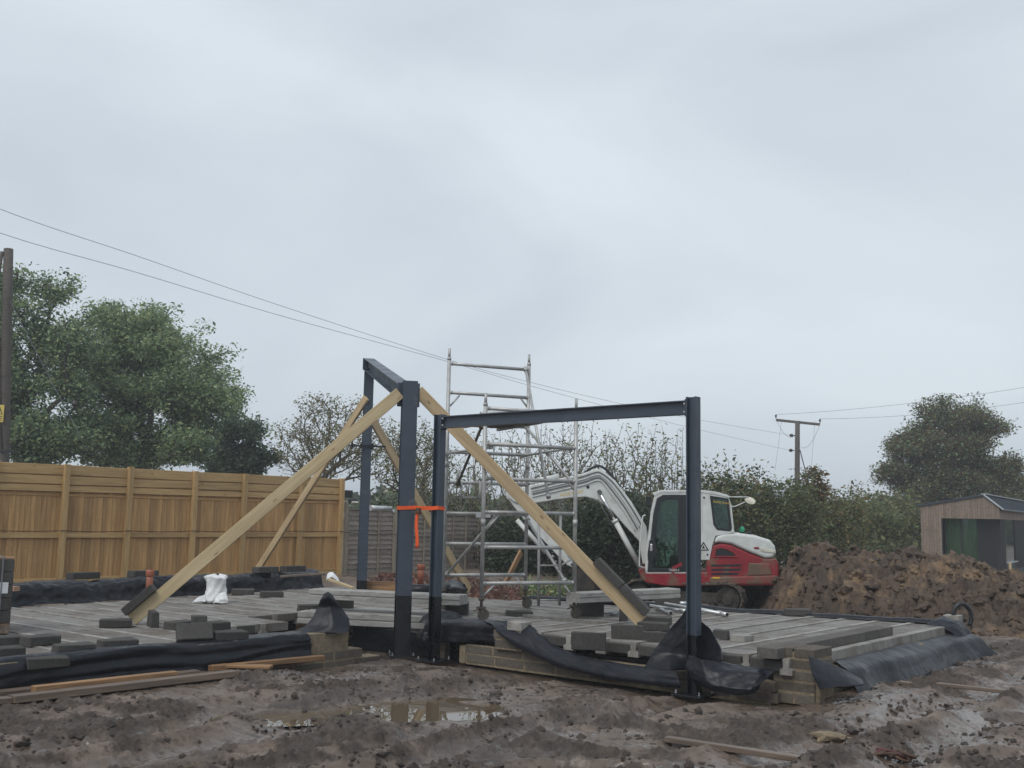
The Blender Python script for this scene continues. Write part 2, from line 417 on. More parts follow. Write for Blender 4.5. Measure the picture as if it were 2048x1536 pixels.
def leaf_mat(name):
    m = bpy.data.materials.new(name); m.use_nodes = True
    N, L = m.node_tree.nodes, m.node_tree.links; N.clear()
    o = N.new('ShaderNodeOutputMaterial'); at = N.new('ShaderNodeAttribute'); at.attribute_name = 'tone'
    p = N.new('ShaderNodeBsdfPrincipled'); p.inputs['Roughness'].default_value = .55; p.inputs['Specular IOR Level'].default_value = .3
    t = N.new('ShaderNodeBsdfTranslucent'); mx = N.new('ShaderNodeMixShader'); mx.inputs[0].default_value = .38
    nz = N.new('ShaderNodeTexNoise'); nz.inputs['Scale'].default_value = 8
    tc = N.new('ShaderNodeTexCoord'); L.new(tc.outputs['Object'], nz.inputs['Vector'])
    mr = N.new('ShaderNodeMapRange'); mr.inputs[3].default_value = .8; mr.inputs[4].default_value = 1.2
    hs = N.new('ShaderNodeHueSaturation'); L.new(nz.outputs[0], mr.inputs[0]); L.new(mr.outputs[0], hs.inputs['Value'])
    L.new(at.outputs['Color'], hs.inputs['Color'])
    L.new(hs.outputs[0], p.inputs['Base Color']); L.new(hs.outputs[0], t.inputs['Color'])
    L.new(p.outputs[0], mx.inputs[1]); L.new(t.outputs[0], mx.inputs[2]); L.new(mx.outputs[0], o.inputs[0]); return m
M['leaf'] = leaf_mat('leaves')
def mud_mat(name, dry, mid, dark, clay=None, wetness=1.0):
    """churned soil: pale skin, dark crumbs, wet glossy film where the attribute says water collects"""
    m = bpy.data.materials.new(name); m.use_nodes = True
    N, L = m.node_tree.nodes, m.node_tree.links; p = N['Principled BSDF']
    tc = N.new('ShaderNodeTexCoord'); V = tc.outputs['Object']
    def noise(s, d=5, r=.6):
        n = N.new('ShaderNodeTexNoise'); n.inputs['Scale'].default_value = s; n.inputs['Detail'].default_value = d; n.inputs['Roughness'].default_value = r
        L.new(V, n.inputs['Vector']); return n.outputs[0]
    def mixc(f, a_, b_):
        x = N.new('ShaderNodeMixRGB'); L.new(f, x.inputs[0])
        for i, c in ((1, a_), (2, b_)):
            if isinstance(c, tuple): x.inputs[i].default_value = (*c, 1)
            else: L.new(c, x.inputs[i])
        return x.outputs[0]
    def rng_(f, a_, b_, c_=0., d_=1.):
        x = N.new('ShaderNodeMapRange'); x.inputs[1].default_value = a_; x.inputs[2].default_value = b_; x.inputs[3].default_value = c_; x.inputs[4].default_value = d_
        L.new(f, x.inputs[0]); return x.outputs[0]
    c = mixc(rng_(noise(2.2), .35, .65), mid, dry)
    c = mixc(rng_(noise(11, 8, .75), .50, .66), c, dark)
    if clay: c = mixc(rng_(noise(1.3, 6, .7), .5, .62), c, clay)
    a2 = N.new('ShaderNodeAttribute'); a2.attribute_name = 'churn'  # darkens churned soil; on the heap it paints shade into the clefts
    s2 = N.new('ShaderNodeMath'); s2.operation = 'ADD'; L.new(a2.outputs['Fac'], s2.inputs[0]); L.new(rng_(noise(7, 8, .75), .3, .7, -.4, .4), s2.inputs[1])
    c = mixc(rng_(s2.outputs[0], .35, 1.0, 0, .72), c, dark)
    at = N.new('ShaderNodeAttribute'); at.attribute_name = 'wet'
    ad = N.new('ShaderNodeMath'); ad.operation = 'ADD'; L.new(at.outputs['Fac'], ad.inputs[0]); L.new(rng_(noise(2.0, 7), .3, .7, -.45, .45), ad.inputs[1])
    w = rng_(ad.outputs[0], .22, .55)
    mm = N.new('ShaderNodeMath'); mm.operation = 'MULTIPLY'; L.new(w, mm.inputs[0]); mm.inputs[1].default_value = .45
    c = mixc(mm.outputs[0], c, dark)
    L.new(c, p.inputs['Base Color'])
    L.new(rng_(w, 0, 1, .72, .72 - .60 * wetness), p.inputs['Roughness'])
    p.inputs['Specular IOR Level'].default_value = .5
    b1 = N.new('ShaderNodeBump'); L.new(rng_(w, 0, 1, 1.0, .12), b1.inputs['Strength']); b1.inputs['Distance'].default_value = .035; L.new(noise(26, 9, .75), b1.inputs['Height'])
    L.new(b1.outputs[0], p.inputs['Normal'])
    return m
M['mud'] = mud_mat('site_mud', (.25, .192, .154), (.15, .111, .086), (.042, .030, .023))
M['clod'] = mud_mat('mud_clods', (.088, .068, .056), (.058, .044, .036), (.028, .021, .017), wetness=.9)
M['spoil'] = mud_mat('dug_clay', (.125, .083, .055), (.070, .047, .033), (.022, .016, .012), clay=(.23, .152, .085), wetness=.7)
M['spoilclod'] = mud_mat('clay_clods', (.115, .077, .052), (.066, .045, .033), (.024, .017, .013), clay=(.21, .14, .08), wetness=.6)
# ================================================================== SETTING: ground, water, heap
PUD = [((-0.62, 9.85), .58, .58, .15), ((-1.75, 9.6), .5, .17, .4), ((0.55, 7.62), .55, .14, 0.0), ((3.6, 8.25), .5, .2, .2), ((-2.1, 7.75), .5, .1, .5), ((4.9, 9.9), .6, .14, .3)]
WATER_Z = -0.030
def land(x, y):
    u = (x - ORG.x) * A.x + (y - ORG.y) * A.y; v = (x - ORG.x) * B.x + (y - ORG.y) * B.y
    z = .3 * sstep(-6.2, -8.6, v) - .15 * sstep(15.5, 19, y) * sstep(-6.0, -3.0, v)
    z = z + .05 * sstep(3.2, 4.4, v) * (1 - sstep(6, 9, v)) + .10 * sstep(5.2, 7.5, x) * sstep(9, 13, y)
    z = z - .9 * sstep(70, 160, np.hypot(x, y)) * 0
    return z
def ground_h(x, y):
    u = (x - ORG.x) * A.x + (y - ORG.y) * A.y; v = (x - ORG.x) * B.x + (y - ORG.y) * B.y
    base = land(x, y)
    near = 1 - sstep(17, 30, y)
    z = (fbm(x * .55, y * .55, 3, 3) - .5) * .08
    wob = (fbm(x * .5, y * .5, 21, 2) - .5) * .9; rutm = np.zeros_like(z)
    for v0, w, d in ((1.15, .17, .06), (1.75, .17, .05), (2.95, .18, .065), (3.6, .17, .05), (5.6, .2, .06), (6.3, .18, .05)):
        q = (v + wob - v0) / w; rutm = np.maximum(rutm, np.exp(-q * q))
        z = z - d * np.exp(-q * q) + d * .75 * np.exp(-((np.abs(q) - 1.9) / .6) ** 2)
    # tyre lugs across the ruts
    lug = 0
    for v0 in (1.15, 2.95, 5.6): lug = lug + np.tanh(3 * np.sin(u * 30 + 6 * np.abs(v + wob - v0) * 4)) * .011 * np.exp(-((v + wob - v0) / .2) ** 2)
    z = z + lug
    patch = sstep(.36, .60, fbm(x * 1.3, y * 1.3, 40, 4, .62)) * (1 - .8 * np.exp(-(((x - 1.9) / 1.5) ** 2 + ((y - 10.0) / .7) ** 2)))
    patch = patch * (1 - .8 * rutm)
    crumb = fbm(x * 6, y * 6, 60, 5, .62, True) - .55
    z = z + crumb * (.012 + .03 * patch) + (fbm(x * 17, y * 17, 80, 3, .65, True) - .5) * (.010 + .02 * patch) + clods(x, y, 8.5, 900) * (.012 + .055 * patch) + clods(x, y, 20., 930) * (.012 + .024 * patch) - .01 - .026 * patch
    z = z * near
    pm = np.zeros_like(z)
    for (cx, cy), rx, ry, an in PUD:
        dx, dy = x - cx, y - cy; ca, sa = math.cos(an), math.sin(an)
        e = ((dx * ca + dy * sa) / rx) ** 2 + ((-dx * sa + dy * ca) / ry) ** 2
        e = e + (fbm(x * 3, y * 3, 91, 3) - .5) * .8
        k = 1 - sstep(.75, 1.35, e)
        z = z * (1 - .95 * k) - .085 * k
        fl2 = 1 - sstep(1.6, 4.5, e); z = np.minimum(z, z * (1 - .65 * fl2) - .012 * fl2)
        pm = np.maximum(pm, 1 - sstep(.7, 2.0, e))
    wallfoot = np.exp(-((v + .45) / .45) ** 2) * (u < .5) + np.exp(-((u + .15) / .5) ** 2) * (v > -1) * (v < 5); z = z * (1 - .6 * np.clip(wallfoot, 0, 1)) - .025 * np.clip(wallfoot, 0, 1)
    # level the soil where the slab and its walls stand
    slab = (sstep(-.2, .25, u) * sstep(-2.2, -1.9, v) * (1 - sstep(4.45, 4.75, v)) * (1 - sstep(5.2, 5.6, u)))
    slab = np.maximum(slab, (1 - sstep(-.75, -.5, v)) * sstep(-6.9, -6.6, v) * (1 - sstep(4.6, 5.0, u)))
    z = z * (1 - slab) - .06 * slab
    lowz = (fbm(x * .55, y * .55, 3, 3) - .5) * .12
    wet = np.clip(.45 - (z - lowz) * 7.0, 0, 1) * .85 * (1 - .6 * patch) + pm * .6 + .35 * rutm * near + .25 * sstep(.5, .7, fbm(x * .6 + 9, y * .6, 33, 3))
    foot = .13 * (1 - sstep(-.35, .75, v)) * sstep(-1.2, -.6, v) * (1 - sstep(-2.6, -1.5, u))
    dark = np.clip(patch * 1.15 - pm, 0, 1) * near
    ground_h.churn = dark
    return base + z + foot, np.clip(wet, 0, 1)
def axis(dense0, dense1, step, lo, hi):
    a_ = list(np.arange(dense0, dense1, step)); s = step; q = dense1
    while q < hi: a_.append(q); s *= 1.13; q += s
    a_.append(hi); s = step; q = dense0
    pre = []
    while q > lo: s *= 1.13; q -= s; pre.append(max(q, lo))
    return np.array(sorted(set(pre)) + a_)
def field_mesh(name, X, Y, Z, material, attr=None, churn=None):
    ny, nx = Z.shape
    me = bpy.data.meshes.new(name)
    co = np.empty((ny * nx, 3), np.float32); co[:, 0] = X.ravel(); co[:, 1] = Y.ravel(); co[:, 2] = Z.ravel()
    i = np.arange(ny * nx).reshape(ny, nx)
    q = np.stack([i[:-1, :-1], i[:-1, 1:], i[1:, 1:], i[1:, :-1]], -1).reshape(-1, 4).astype(np.int32)
    me.vertices.add(len(co)); me.vertices.foreach_set('co', co.ravel())
    me.loops.add(q.size); me.loops.foreach_set('vertex_index', q.ravel())
    me.polygons.add(len(q)); me.polygons.foreach_set('loop_start', np.arange(0, q.size, 4, dtype=np.int32))
    me.polygons.foreach_set('use_smooth', np.ones(len(q), bool))
    me.update(calc_edges=True)
    if attr is not None:
        at = me.attributes.new('wet', 'FLOAT', 'POINT'); at.data.foreach_set('value', attr.ravel().astype(np.float32))
    if churn is not None:
        at = me.attributes.new('churn', 'FLOAT', 'POINT'); at.data.foreach_set('value', churn.ravel().astype(np.float32))
    me.materials.append(material)
    o = bpy.data.objects.new(name, me); col.objects.link(o)
    return o
gx = axis(-5.2, 7.0, .022, -420, 420); gy = axis(6.8, 12.6, .022, -30, 700)
GX, GY = np.meshgrid(gx, gy)
GZ, GW = ground_h(GX, GY)
ground = tag(field_mesh('ground', GX, GY, GZ, M['mud'], GW, ground_h.churn), 'churned wet brown mud of the building site', None, None, 'structure')

for wi, ((cx, cy), rx, ry, an) in enumerate(PUD):
    wz_ = WATER_Z - .004 * wi       # each pool has its own level
    mb = MB(); n = 40; ca, sa = math.cos(an), math.sin(an); P = []
    for k in range(n):
        t = 2 * math.pi * k / n; x_, y_ = (1.4 if wi == 0 else 1.7) * rx * math.cos(t), (1.4 if wi == 0 else 2.6) * ry * math.sin(t)
        P.append((cx + x_ * ca - y_ * sa, cy + x_ * sa + y_ * ca, wz_))
    mb.add(P, [tuple(range(n))])
    tag(mb.build('puddle', M['water'], loc=(cx, cy, wz_)), None, None, None, 'structure')

def lump_set(count, sub=2, seed=1):
    out = []
    for k in range(count):
        bm = bmesh.new(); bmesh.ops.create_icosphere(bm, subdivisions=sub, radius=1.0)
        v = np.array([q.co[:] for q in bm.verts]); f = np.array([[q.index for q in p.verts] for p in bm.faces]); bm.free()
        n = fbm(v[:, 0] * 1.3 + 5 * k + seed, v[:, 1] * 1.3 + v[:, 2] * 1.7, 200 + k, 3) - .5
        v = v * (1 + 1.5 * n + rng.uniform(-.22, .22, len(n)))[:, None] * np.array([1, rng.uniform(.6, .95), rng.uniform(.45, .75)])
        out.append((v, f))
    return out
def scatter_lumps(name, pts, sizes, material, label, sub=2):
    L_ = lump_set(8, sub); V, Fc = [], []; off = 0
    for p, s in zip(pts, sizes):
        v, f = L_[rng.integers(8)]
        t = rng.uniform(0, 6.28); c_, s_ = math.cos(t), math.sin(t); tl = rng.uniform(-.5, .5)
        R = np.array([[c_, -s_, 0], [s_, c_, 0], [0, 0, 1]]) @ np.array([[1, 0, 0], [0, math.cos(tl), -math.sin(tl)], [0, math.sin(tl), math.cos(tl)]])
        V.append(v @ R.T * s + p); Fc.append(f + off); off += len(v)
    V = np.concatenate(V); Fc = np.concatenate(Fc).astype(np.int32)
    me = bpy.data.meshes.new(name)
    me.vertices.add(len(V)); me.vertices.foreach_set('co', V.astype(np.float32).ravel())
    me.loops.add(Fc.size); me.loops.foreach_set('vertex_index', Fc.ravel())
    me.polygons.add(len(Fc)); me.polygons.foreach_set('loop_start', np.arange(0, Fc.size, 3, dtype=np.int32))
    me.polygons.foreach_set('use_smooth', rng.random(len(Fc)) < .3)
    me.update(calc_edges=True); me.materials.append(material)
    o = bpy.data.objects.new(name, me); col.objects.link(o)
    return tag(o, label, 'soil', None, 'stuff')
n = 16000
cx = rng.uniform(-6, 8.3, n); cy = 7 + 8.5 * rng.random(n) ** 1.3
cu = (cx - ORG.x) * A.x + (cy - ORG.y) * A.y; cv = (cx - ORG.x) * B.x + (cy - ORG.y) * B.y
dens = sstep(.44, .62, fbm(cx * 1.1, cy * 1.1, 40, 4, .6)) + .05
smooth_zone = np.exp(-(((cx - 1.9) / 1.5) ** 2 + ((cy - 10.0) / .7) ** 2))
ok = (rng.random(n) < dens * (1 - smooth_zone)) & ~((cu > -.25) & (cv > -.9) & (cv < 4.75)) & ~((cv < -.15) & (cu > -7)) & ((cv < 4.7) | (cu < 12))
for (px_, py_), rx, ry, an in PUD[:1]: ok &= (((cx - px_) / rx) ** 2 + ((cy - py_) / ry) ** 2) > 1.2
cx, cy = cx[ok], cy[ok]; cz, _w = ground_h(cx, cy)
cs = np.exp(rng.normal(-4.15, .55, len(cx))).clip(.006, .06)
scatter_lumps('mud_clods', np.stack([cx, cy, cz - cs * .05], 1), cs, M['clod'], 'crumbly dark clods lying over the mud', 1)

# spoil heap behind the slab
hx = np.arange(4.6, 14.0, .03); hy = np.arange(14.4, 23.5, .035)
HX, HY = np.meshgrid(hx, hy)
crest = np.interp(HX, [4.2, 4.9, 5.3, 6.0, 6.5, 7.2, 8.0, 8.7, 9.3, 9.9, 10.8, 12.5, 15], [.15, .7, 1.2, 1.42, 1.24, 1.3, 1.22, 1.04, .76, .5, .42, .4, .2])
cyl = 20.3 - .12 * (HX - 6)
toe = np.interp(HX, [4.2, 5.5, 7.5, 9, 15], [18.8, 17.0, 15.2, 14.5, 14.4])
front = np.clip((HY - toe) / (cyl - toe), 0, 1); back = np.clip((24.3 - HY) / (24.3 - cyl), 0, 1)
prof = np.where(HY < cyl, front ** .72, back ** .8)
prof = prof * sstep(4.95, 5.8, HX - .08 * (20 - HY))
ns = fbm(HX * .9, HY * .9, 301, 3) - .5
ns2 = fbm(HX * 2.2, HY * 2.2, 311, 6, .62, True) - .5
ns3 = fbm(HX * 8, HY * 8, 321, 5, .68, True) - .5
HZ = crest * prof * (1 + .35 * ns) + (ns2 * .40 + ns3 * .12 + clods(HX, HY, 2.3, 950) * .20 + clods(HX, HY, 6.5, 960) * .14 + ns3 * .1 - .14) * np.minimum(prof * 3.0, 1)
HZ = HZ + land(HX, HY) - .05 - .12 * (prof < .01)
HW = np.clip(.15 - ns2 * 1.6 - ns3 * .8, 0, 1)
heap = tag(field_mesh('spoil_heap', HX, HY, HZ, M['spoil'], HW, np.clip(.75 - clods(HX, HY, 2.3, 950) * .6 - clods(HX, HY, 6.5, 960) * .6 - ns2, 0, 1)), 'brown heap of dug clay behind the slab', None, None, 'structure')  # clefts between clods darkened in colour, standing in for their shade
n = 5000
ii = rng.integers(0, HX.size, n); keep = (prof.ravel()[ii] > .03) & (HY.ravel()[ii] < cyl.ravel()[ii] + 1.0)
ii = ii[keep]; hs = np.exp(rng.normal(-3.2, .65, len(ii))).clip(.012, .2)
scatter_lumps('heap_clods', np.stack([HX.ravel()[ii], HY.ravel()[ii], HZ.ravel()[ii] - hs * .05], 1), hs, M['spoilclod'], 'lumps of clay tumbled over the spoil heap', 2)
# loose soil around the heap foot and behind the slab
n = 1500
bx = rng.uniform(-1.5, 9.5, n); by = rng.uniform(15.5, 23, n)
bu = (bx - ORG.x) * A.x + (by - ORG.y) * A.y; bv = (bx - ORG.x) * B.x + (by - ORG.y) * B.y
k = ((bu > 5.4) | (bv > 5.0)) & (bv > -5); bx, by = bx[k], by[k]
bz, _ = ground_h(bx, by); bs = np.exp(rng.normal(-2.9, .5, len(bx))).clip(.02, .16)
scatter_lumps('bank_clods', np.stack([bx, by, bz], 1), bs, M['spoilclod'], 'scattered clay lumps on the ground round the digger')

# ------------------------------------------------------------------ slab: beams and infill blocks
def tbeam(name, p0, p1, parent, top=.07, foot=.13, h=.155, t=.05):
    p0, p1 = Vector(p0), Vector(p1); d = (p1 - p0); L = d.length; d /= L; y = UP.cross(d).normalized()
    x0 = L / 2
    prof_ = [(-foot / 2, -h), (foot / 2, -h), (foot / 2, -h + t), (top / 2 * .9, -h + t + .02), (top / 2, 0), (-top / 2, 0), (-top / 2 * .9, -h + t + .02), (-foot / 2, -h + t)]
    me = bpy.data.meshes.new(name); nn = len(prof_)
    me.from_pydata([(-x0, a_, b_) for a_, b_ in prof_] + [(x0, a_, b_) for a_, b_ in prof_], [],
                   [tuple(range(nn)), tuple(range(nn, 2 * nn))[::-1]] + [(i, nn + i, nn + (i + 1) % nn, (i + 1) % nn) for i in range(nn)])
    bm = bmesh.new(); bm.from_mesh(me); bmesh.ops.recalc_face_normals(bm, faces=bm.faces); bm.to_mesh(me); bm.free()
    me.materials.append(M['beam'])
    return link_mesh(name, me, frame((p0 + p1) / 2, d, y, UP), parent)
def infill(p0, p1, width, parent, z):
    """a row of blocks laid between two floor beams, thin open joints between them"""
    p0, p1 = Vector(p0), Vector(p1); d = (p1 - p0); L = d.length; d /= L; y = UP.cross(d).normalized()
    n_ = max(1, int(round(L / .22))); s = L / n_; mb = MB()
    for i in range(n_):
        dz = random.uniform(-.002, .002)
        mb.box(p0 + d * (s * (i + .5)) + UP * (z - .05 + dz), d, y, (UP + d * random.uniform(-.004, .004)).normalized(), s / 2 - random.uniform(.0003, .0015), width / 2, .05)
    return mb.build('infill_row', M['infill'], parent)
STEP = .435
def vfar(u): return -6.05 - .11 * u
left_slab = empty('floor_slab', W(-2, -3, DL - .2), 'left beam and block floor slab beside the long fence', None, None, 'structure')
k = 0; u = -7.2
while u < 4.4:
    vf = vfar(u); v1 = -.62 if u < -2.05 else (-2.75 if -1.05 < u < .55 else -1.87)
    zz = DL + random.uniform(-.004, .006)
    tbeam('floor_beam', W(u, vf, zz), W(u, v1, zz), left_slab)
    if u + STEP < 4.4 and not (u < -2.05 < u + STEP - .05):
        infill(W(u + STEP / 2, vf + .02), W(u + STEP / 2, v1 - .02), STEP - .075, left_slab, DL - .006)
    elif u < -2.05 < u + STEP - .05:
        infill(W(u + STEP / 2, vf + .02), W(u + STEP / 2, -1.89), STEP - .075, left_slab, DL - .006)
    u += STEP; k += 1
def ub(v): return 4.45 + .17 * v
right_slab = empty('floor_slab', W(2, 2, DECK - .2), 'right beam and block floor slab under the portal frame', None, None, 'structure')
v = 4.42; vs_list = []
while v > 1.0: vs_list.append(v); v -= STEP
for i, v in enumerate(vs_list):
    zz = DECK + random.uniform(-.003, .007)
    tbeam('floor_beam', W(.28 + random.uniform(-.02, .02), v, zz), W(ub(v), v, zz), right_slab)
    if i: infill(W(.34, v + STEP / 2), W(ub(v) - .02, v + STEP / 2), STEP - .075, right_slab, DECK - .008)
vedge = vs_list[-1]
v = vedge - STEP
while v > -1.75:
    us0 = .28 if v > -.35 else (.75 if v > -.9 else 1.15)
    tbeam('floor_beam', W(us0 + random.uniform(-.03, .02), v, DECK), W(1.62, v, DECK), right_slab)
    infill(W(us0 + .04, v + STEP / 2), W(1.6, v + STEP / 2), STEP - .075, right_slab, DECK - .008)
    v -= STEP
u = 1.95
while u < 4.3:
    tbeam('floor_beam', W(u, -1.8, DECK), W(u, vedge - .06, DECK), right_slab)
    if u + STEP < 4.3: infill(W(u + STEP / 2, -1.78), W(u + STEP / 2, vedge - .08), STEP - .075, right_slab, DECK - .008)
    u += STEP
# low block at the cut edge of the left slab and short edge blocks between beam ends
for uu in (-1.85, -1.40):
    plank('edge_block', W(uu - .17, -1.93, DL - .06), W(uu + .17, -1.93, DL - .06), .1, .1, M['block'], left_slab)
plank('edge_beam', W(-2.0, -2.0, DL - .18), W(-2.0, -.62, DL - .18), .12, .12, M['beam'], left_slab)
# foundation walls under the slabs, those in the openings blackened to stand in for shade
foundation = empty('foundation', W(0, -3, -.1), 'foundation walls in the opening under the slab, shade put into their colour', None, None, 'structure')
plank('footing_wall', W(-2.2, -2.9, .1), W(.2, -2.9, .1), .1, .3, M['bitumen_and_shade'], foundation)
plank('footing_wall', W(.45, -1.9, .1), W(.45, 4.3, .1), .1, .3, M['bitumen_and_shade'], foundation)
plank('footing_wall', W(-2.15, -2.9, .1), W(-2.15, -.75, .1), .1, .3, M['bitumen_and_shade'], foundation)
plank('footing_wall', W(ub(0), -1.8, .1), W(ub(4.3), 4.3, .1), .1, .4, M['wallblock'], foundation)

# ------------------------------------------------------------------ block walls
def block_course(parent, p, d, n_, L, h, t, z, start=0.0, mt=None, skip=()):
    """one course of blocks from point p along d; joints recessed in front of a mortar core"""
    d = Vector(d); y = UP.cross(d)
    for i in range(n_):
        if i in skip: continue
        me = box_mesh('block', L - .024, t, h - .020, mt or M['wallblock'], .004, 0)
        o = Vector(p) + d * (start + (i + .5) * L) + UP * (z + h / 2) + y * random.uniform(-.004, .004)
        rz = random.uniform(-.008, .008)
        link_mesh('block', me, frame(o, (d + y * rz).normalized(), (y - d * rz).normalized(), UP), parent)
def mortar_core(parent, p, d, L, t, z0, z1):
    d = Vector(d); y = UP.cross(d); mb = MB()
    n_ = max(2, int(L / .06)); rows = []
    mb.box(Vector(p) + d * (L / 2) + UP * ((z0 + z1) / 2), d, y, UP, L / 2, t / 2, (z1 - z0) / 2)
    mb.build('mortar', M['mortar'], parent, bevel=.004)
BL, BH, BT = .45, .11, .215
wl_ = empty('block_wall', W(-3, -.7, 0), 'low concrete block wall in front of the left slab', 'wall')
for c, (u1, u0) in enumerate(((-.28, -6.8), (-.58, -6.77), (-.80, -6.9), (-.80, -6.9))):
    nn = int((u1 - u0) / BL)
    block_course(wl_, W(u1 - nn * BL, -.62 - BT / 2 + (0, 0, -.01, -.01)[c]), A, nn, BL, BH, BT, -.07 + c * BH)
    mortar_core(wl_, W(u1 - nn * BL + .01, -.62 - BT / 2), A, nn * BL - .03, BT - .010, -.08 + c * BH, -.07 + (c + 1) * BH - .004)
wr_ = empty('block_wall', W(.35, 2, 0), 'low mortared block wall in front of the right slab', 'wall')
for c in range(2):
    block_course(wr_, W(.25 + .05, .30 + c * .0), B, 9, BL, BH, .10, -.01 + c * BH, c * -.03)
    mortar_core(wr_, W(.30, .29), B, 3.98, .092, -.03 + c * BH, -.01 + (c + 1) * BH - .003)
mb = MB(); mb.box(W(.30, .24, .08), A, B, UP, .06, .05, .11); mb.build('mortar', M['mortar'], wr_, bevel=.02, seg=2)
for c, (v0, nn) in enumerate(((.78, 1), (.76, 1))):
    block_course(wr_, W(.30, v0), B, nn, .44, BH, .2, -.01 + (2 + c) * BH)
    mortar_core(wr_, W(.30, v0 + .015), B, .41, .192, (2 + c) * BH - .02, -.012 + (3 + c) * BH)
link_mesh('half_block', box_mesh('half_block', .215, .2, .1, M['beam'], .006), frame(W(.30, 1.08, .482), B, -A, UP), wr_)
link_mesh('cut_block', box_mesh('cut_block', .2, .1, .2, M['wallblock'], .006), frame(W(.33, -.18, .07), B, -A, UP), wr_)
pier = empty('block_pier', W(.5, 4.45, 0), 'square block pier at the near right corner of the slab', 'pier')
for c in range(5):
    o = (c % 2) * .004
    for j in (0, 1):
        if c % 2: me, p_, d = box_mesh('block', .43, .205, .088, M['wallblock'], .005), W(.33 + .11 + j * .22, 4.47 + o, .06 + c * .107), B
        else: me, p_, d = box_mesh('block', .43, .205, .088, M['wallblock'], .005), W(.55 + o, 4.36 + j * .22, .06 + c * .107), A
        link_mesh('block', me, frame(p_, d, UP.cross(d), UP), pier)
mb = MB(); mb.box(W(.55, 4.47, .25), A, B, UP, .211, .211, .245); mb.build('mortar', M['mortar'], pier, bevel=.004)
mb = MB(); mb.box(W(.52, 4.70, .12), A, B, UP, .17, .03, .15); mb.build('mortar_smear', M['mortar'], pier, bevel=.02, seg=2)
ws_ = empty('block_wall', W(3, 4.6, 0), 'right side foundation wall with a mortar ledge under the sheet', 'wall')
for c in range(3): block_course(ws_, W(.85, 4.57), A, 9, BL, BH, .10, -.02 + c * BH, c * .1)
mortar_core(ws_, W(.8, 4.56), A, 4.2, .093, -.03, .325)
mb = MB(); rows = []
for i in range(41):
    uu = .78 + i * .1075; j = nz1(i * .7, 5) * .012
    rows.append([W(uu, 4.46, .345 + j * .3), W(uu, 4.55, .338 + j), W(uu, 4.63, .318 + j), W(uu, 4.66, .28)])
mb.grid(rows); mb.build('mortar_ledge', M['mortar'], ws_)

# edge beam, kerb of blocks laid along it
plank('edge_beam', W(.35, 4.47, DECK - .05), W(4.95, 4.47, DECK - .05), .1, .12, M['beam'], right_slab)
for i in range(7):
    o = plank('kerb_block', W(.16 + i * .447, 4.28 - .004 * (i % 2), DECK + .052), W(.16 + i * .447 + .44, 4.28 - .004 * (i % 2), DECK + .052), .215, .1, M['kerb'])
    tag(o, ('nearest', 'second nearest', 'third nearest', 'middle', 'third farthest', 'second farthest', 'farthest')[i] + ' of seven dark blocks laid in a row along the right slab edge', 'block', 'blocks laid end to end along the right slab edge')
# ================================================================== STEEL FRAMES
def hsec(mb, p0, p1, nrm, D, Bf, tf=.012, tw=.009, grow=0.0):
    """H section from p0 to p1, flanges face +-nrm"""
    p0, p1, nrm = Vector(p0), Vector(p1), Vector(nrm); d = (p1 - p0).normalized()
    x = (nrm - d * nrm.dot(d)).normalized(); y = d.cross(x)
    D2, B2, g = D / 2 + grow, Bf / 2 + grow, grow
    P = [(-D2, -B2), (-D2 + tf + 2 * g, -B2), (-D2 + tf + 2 * g, -tw / 2 - g), (D2 - tf - 2 * g, -tw / 2 - g), (D2 - tf - 2 * g, -B2), (D2, -B2),
         (D2, B2), (D2 - tf - 2 * g, B2), (D2 - tf - 2 * g, tw / 2 + g), (-D2 + tf + 2 * g, tw / 2 + g), (-D2 + tf + 2 * g, B2), (-D2, B2)]
    q0 = [p0 + x * a_ + y * b_ for a_, b_ in P]; q1 = [p1 + x * a_ + y * b_ for a_, b_ in P]; n_ = 12
    mb.add(q0 + q1, [(0, 1, 10, 11), (1, 2, 9, 10), (2, 3, 8, 9), (3, 4, 7, 8), (4, 5, 6, 7)] +
           [tuple(n_ + i for i in f[::-1]) for f in [(0, 1, 10, 11), (1, 2, 9, 10), (2, 3, 8, 9), (3, 4, 7, 8), (4, 5, 6, 7)]] +
           [(i, (i + 1) % n_, n_ + (i + 1) % n_, n_ + i) for i in range(n_)])
def column(thing, base, ztop, zb, nrm, D, Bf):
    base = Vector(base)
    c = MB(); hsec(c, base + UP * (zb - base.z), base + UP * (ztop - base.z), nrm, D, Bf); co = c.build('column', M['steel'], thing)
    c = MB(); hsec(c, base, base + UP * (zb + .004 - base.z), nrm, D, Bf, grow=.0015); c.build('bitumen_coating', M['bitumen_and_shade'], thing)
    nrm = Vector(nrm); y = UP.cross(nrm)
    c = MB(); c.box(base + UP * .009, nrm, y, UP, .17, .17, .009); c.build('base_plate', M['bitumen_and_shade'], thing, bevel=.003)
    for sx in (-1, 1):
        for sy in (-1, 1):
            q = base + nrm * (sx * .13) + y * (sy * .13)
            c = MB(); c.tube([q + UP * .018, q + UP * .055], .008, 8); c.tube([q + UP * .018, q + UP * .032], .015, 6); c.build('anchor_bolt', M['tape'], thing)
    return co
ztop_f = 2.99
portal = empty('steel_portal_frame', W(0, 0, 0), 'blue grey steel goalpost frame with two columns and a level crossbeam', 'steel frame')
column(portal, W(0, 0, .0), ztop_f, .76, B, .112, .105)
column(portal, W(0, 3.57, .02), ztop_f + .015, .60, B, .112, .105)
c = MB(); hsec(c, W(0, .068, ztop_f - .098), W(0, 3.502, ztop_f - .092), UP, .145, .10); c.build('crossbeam', M['steel'], portal)
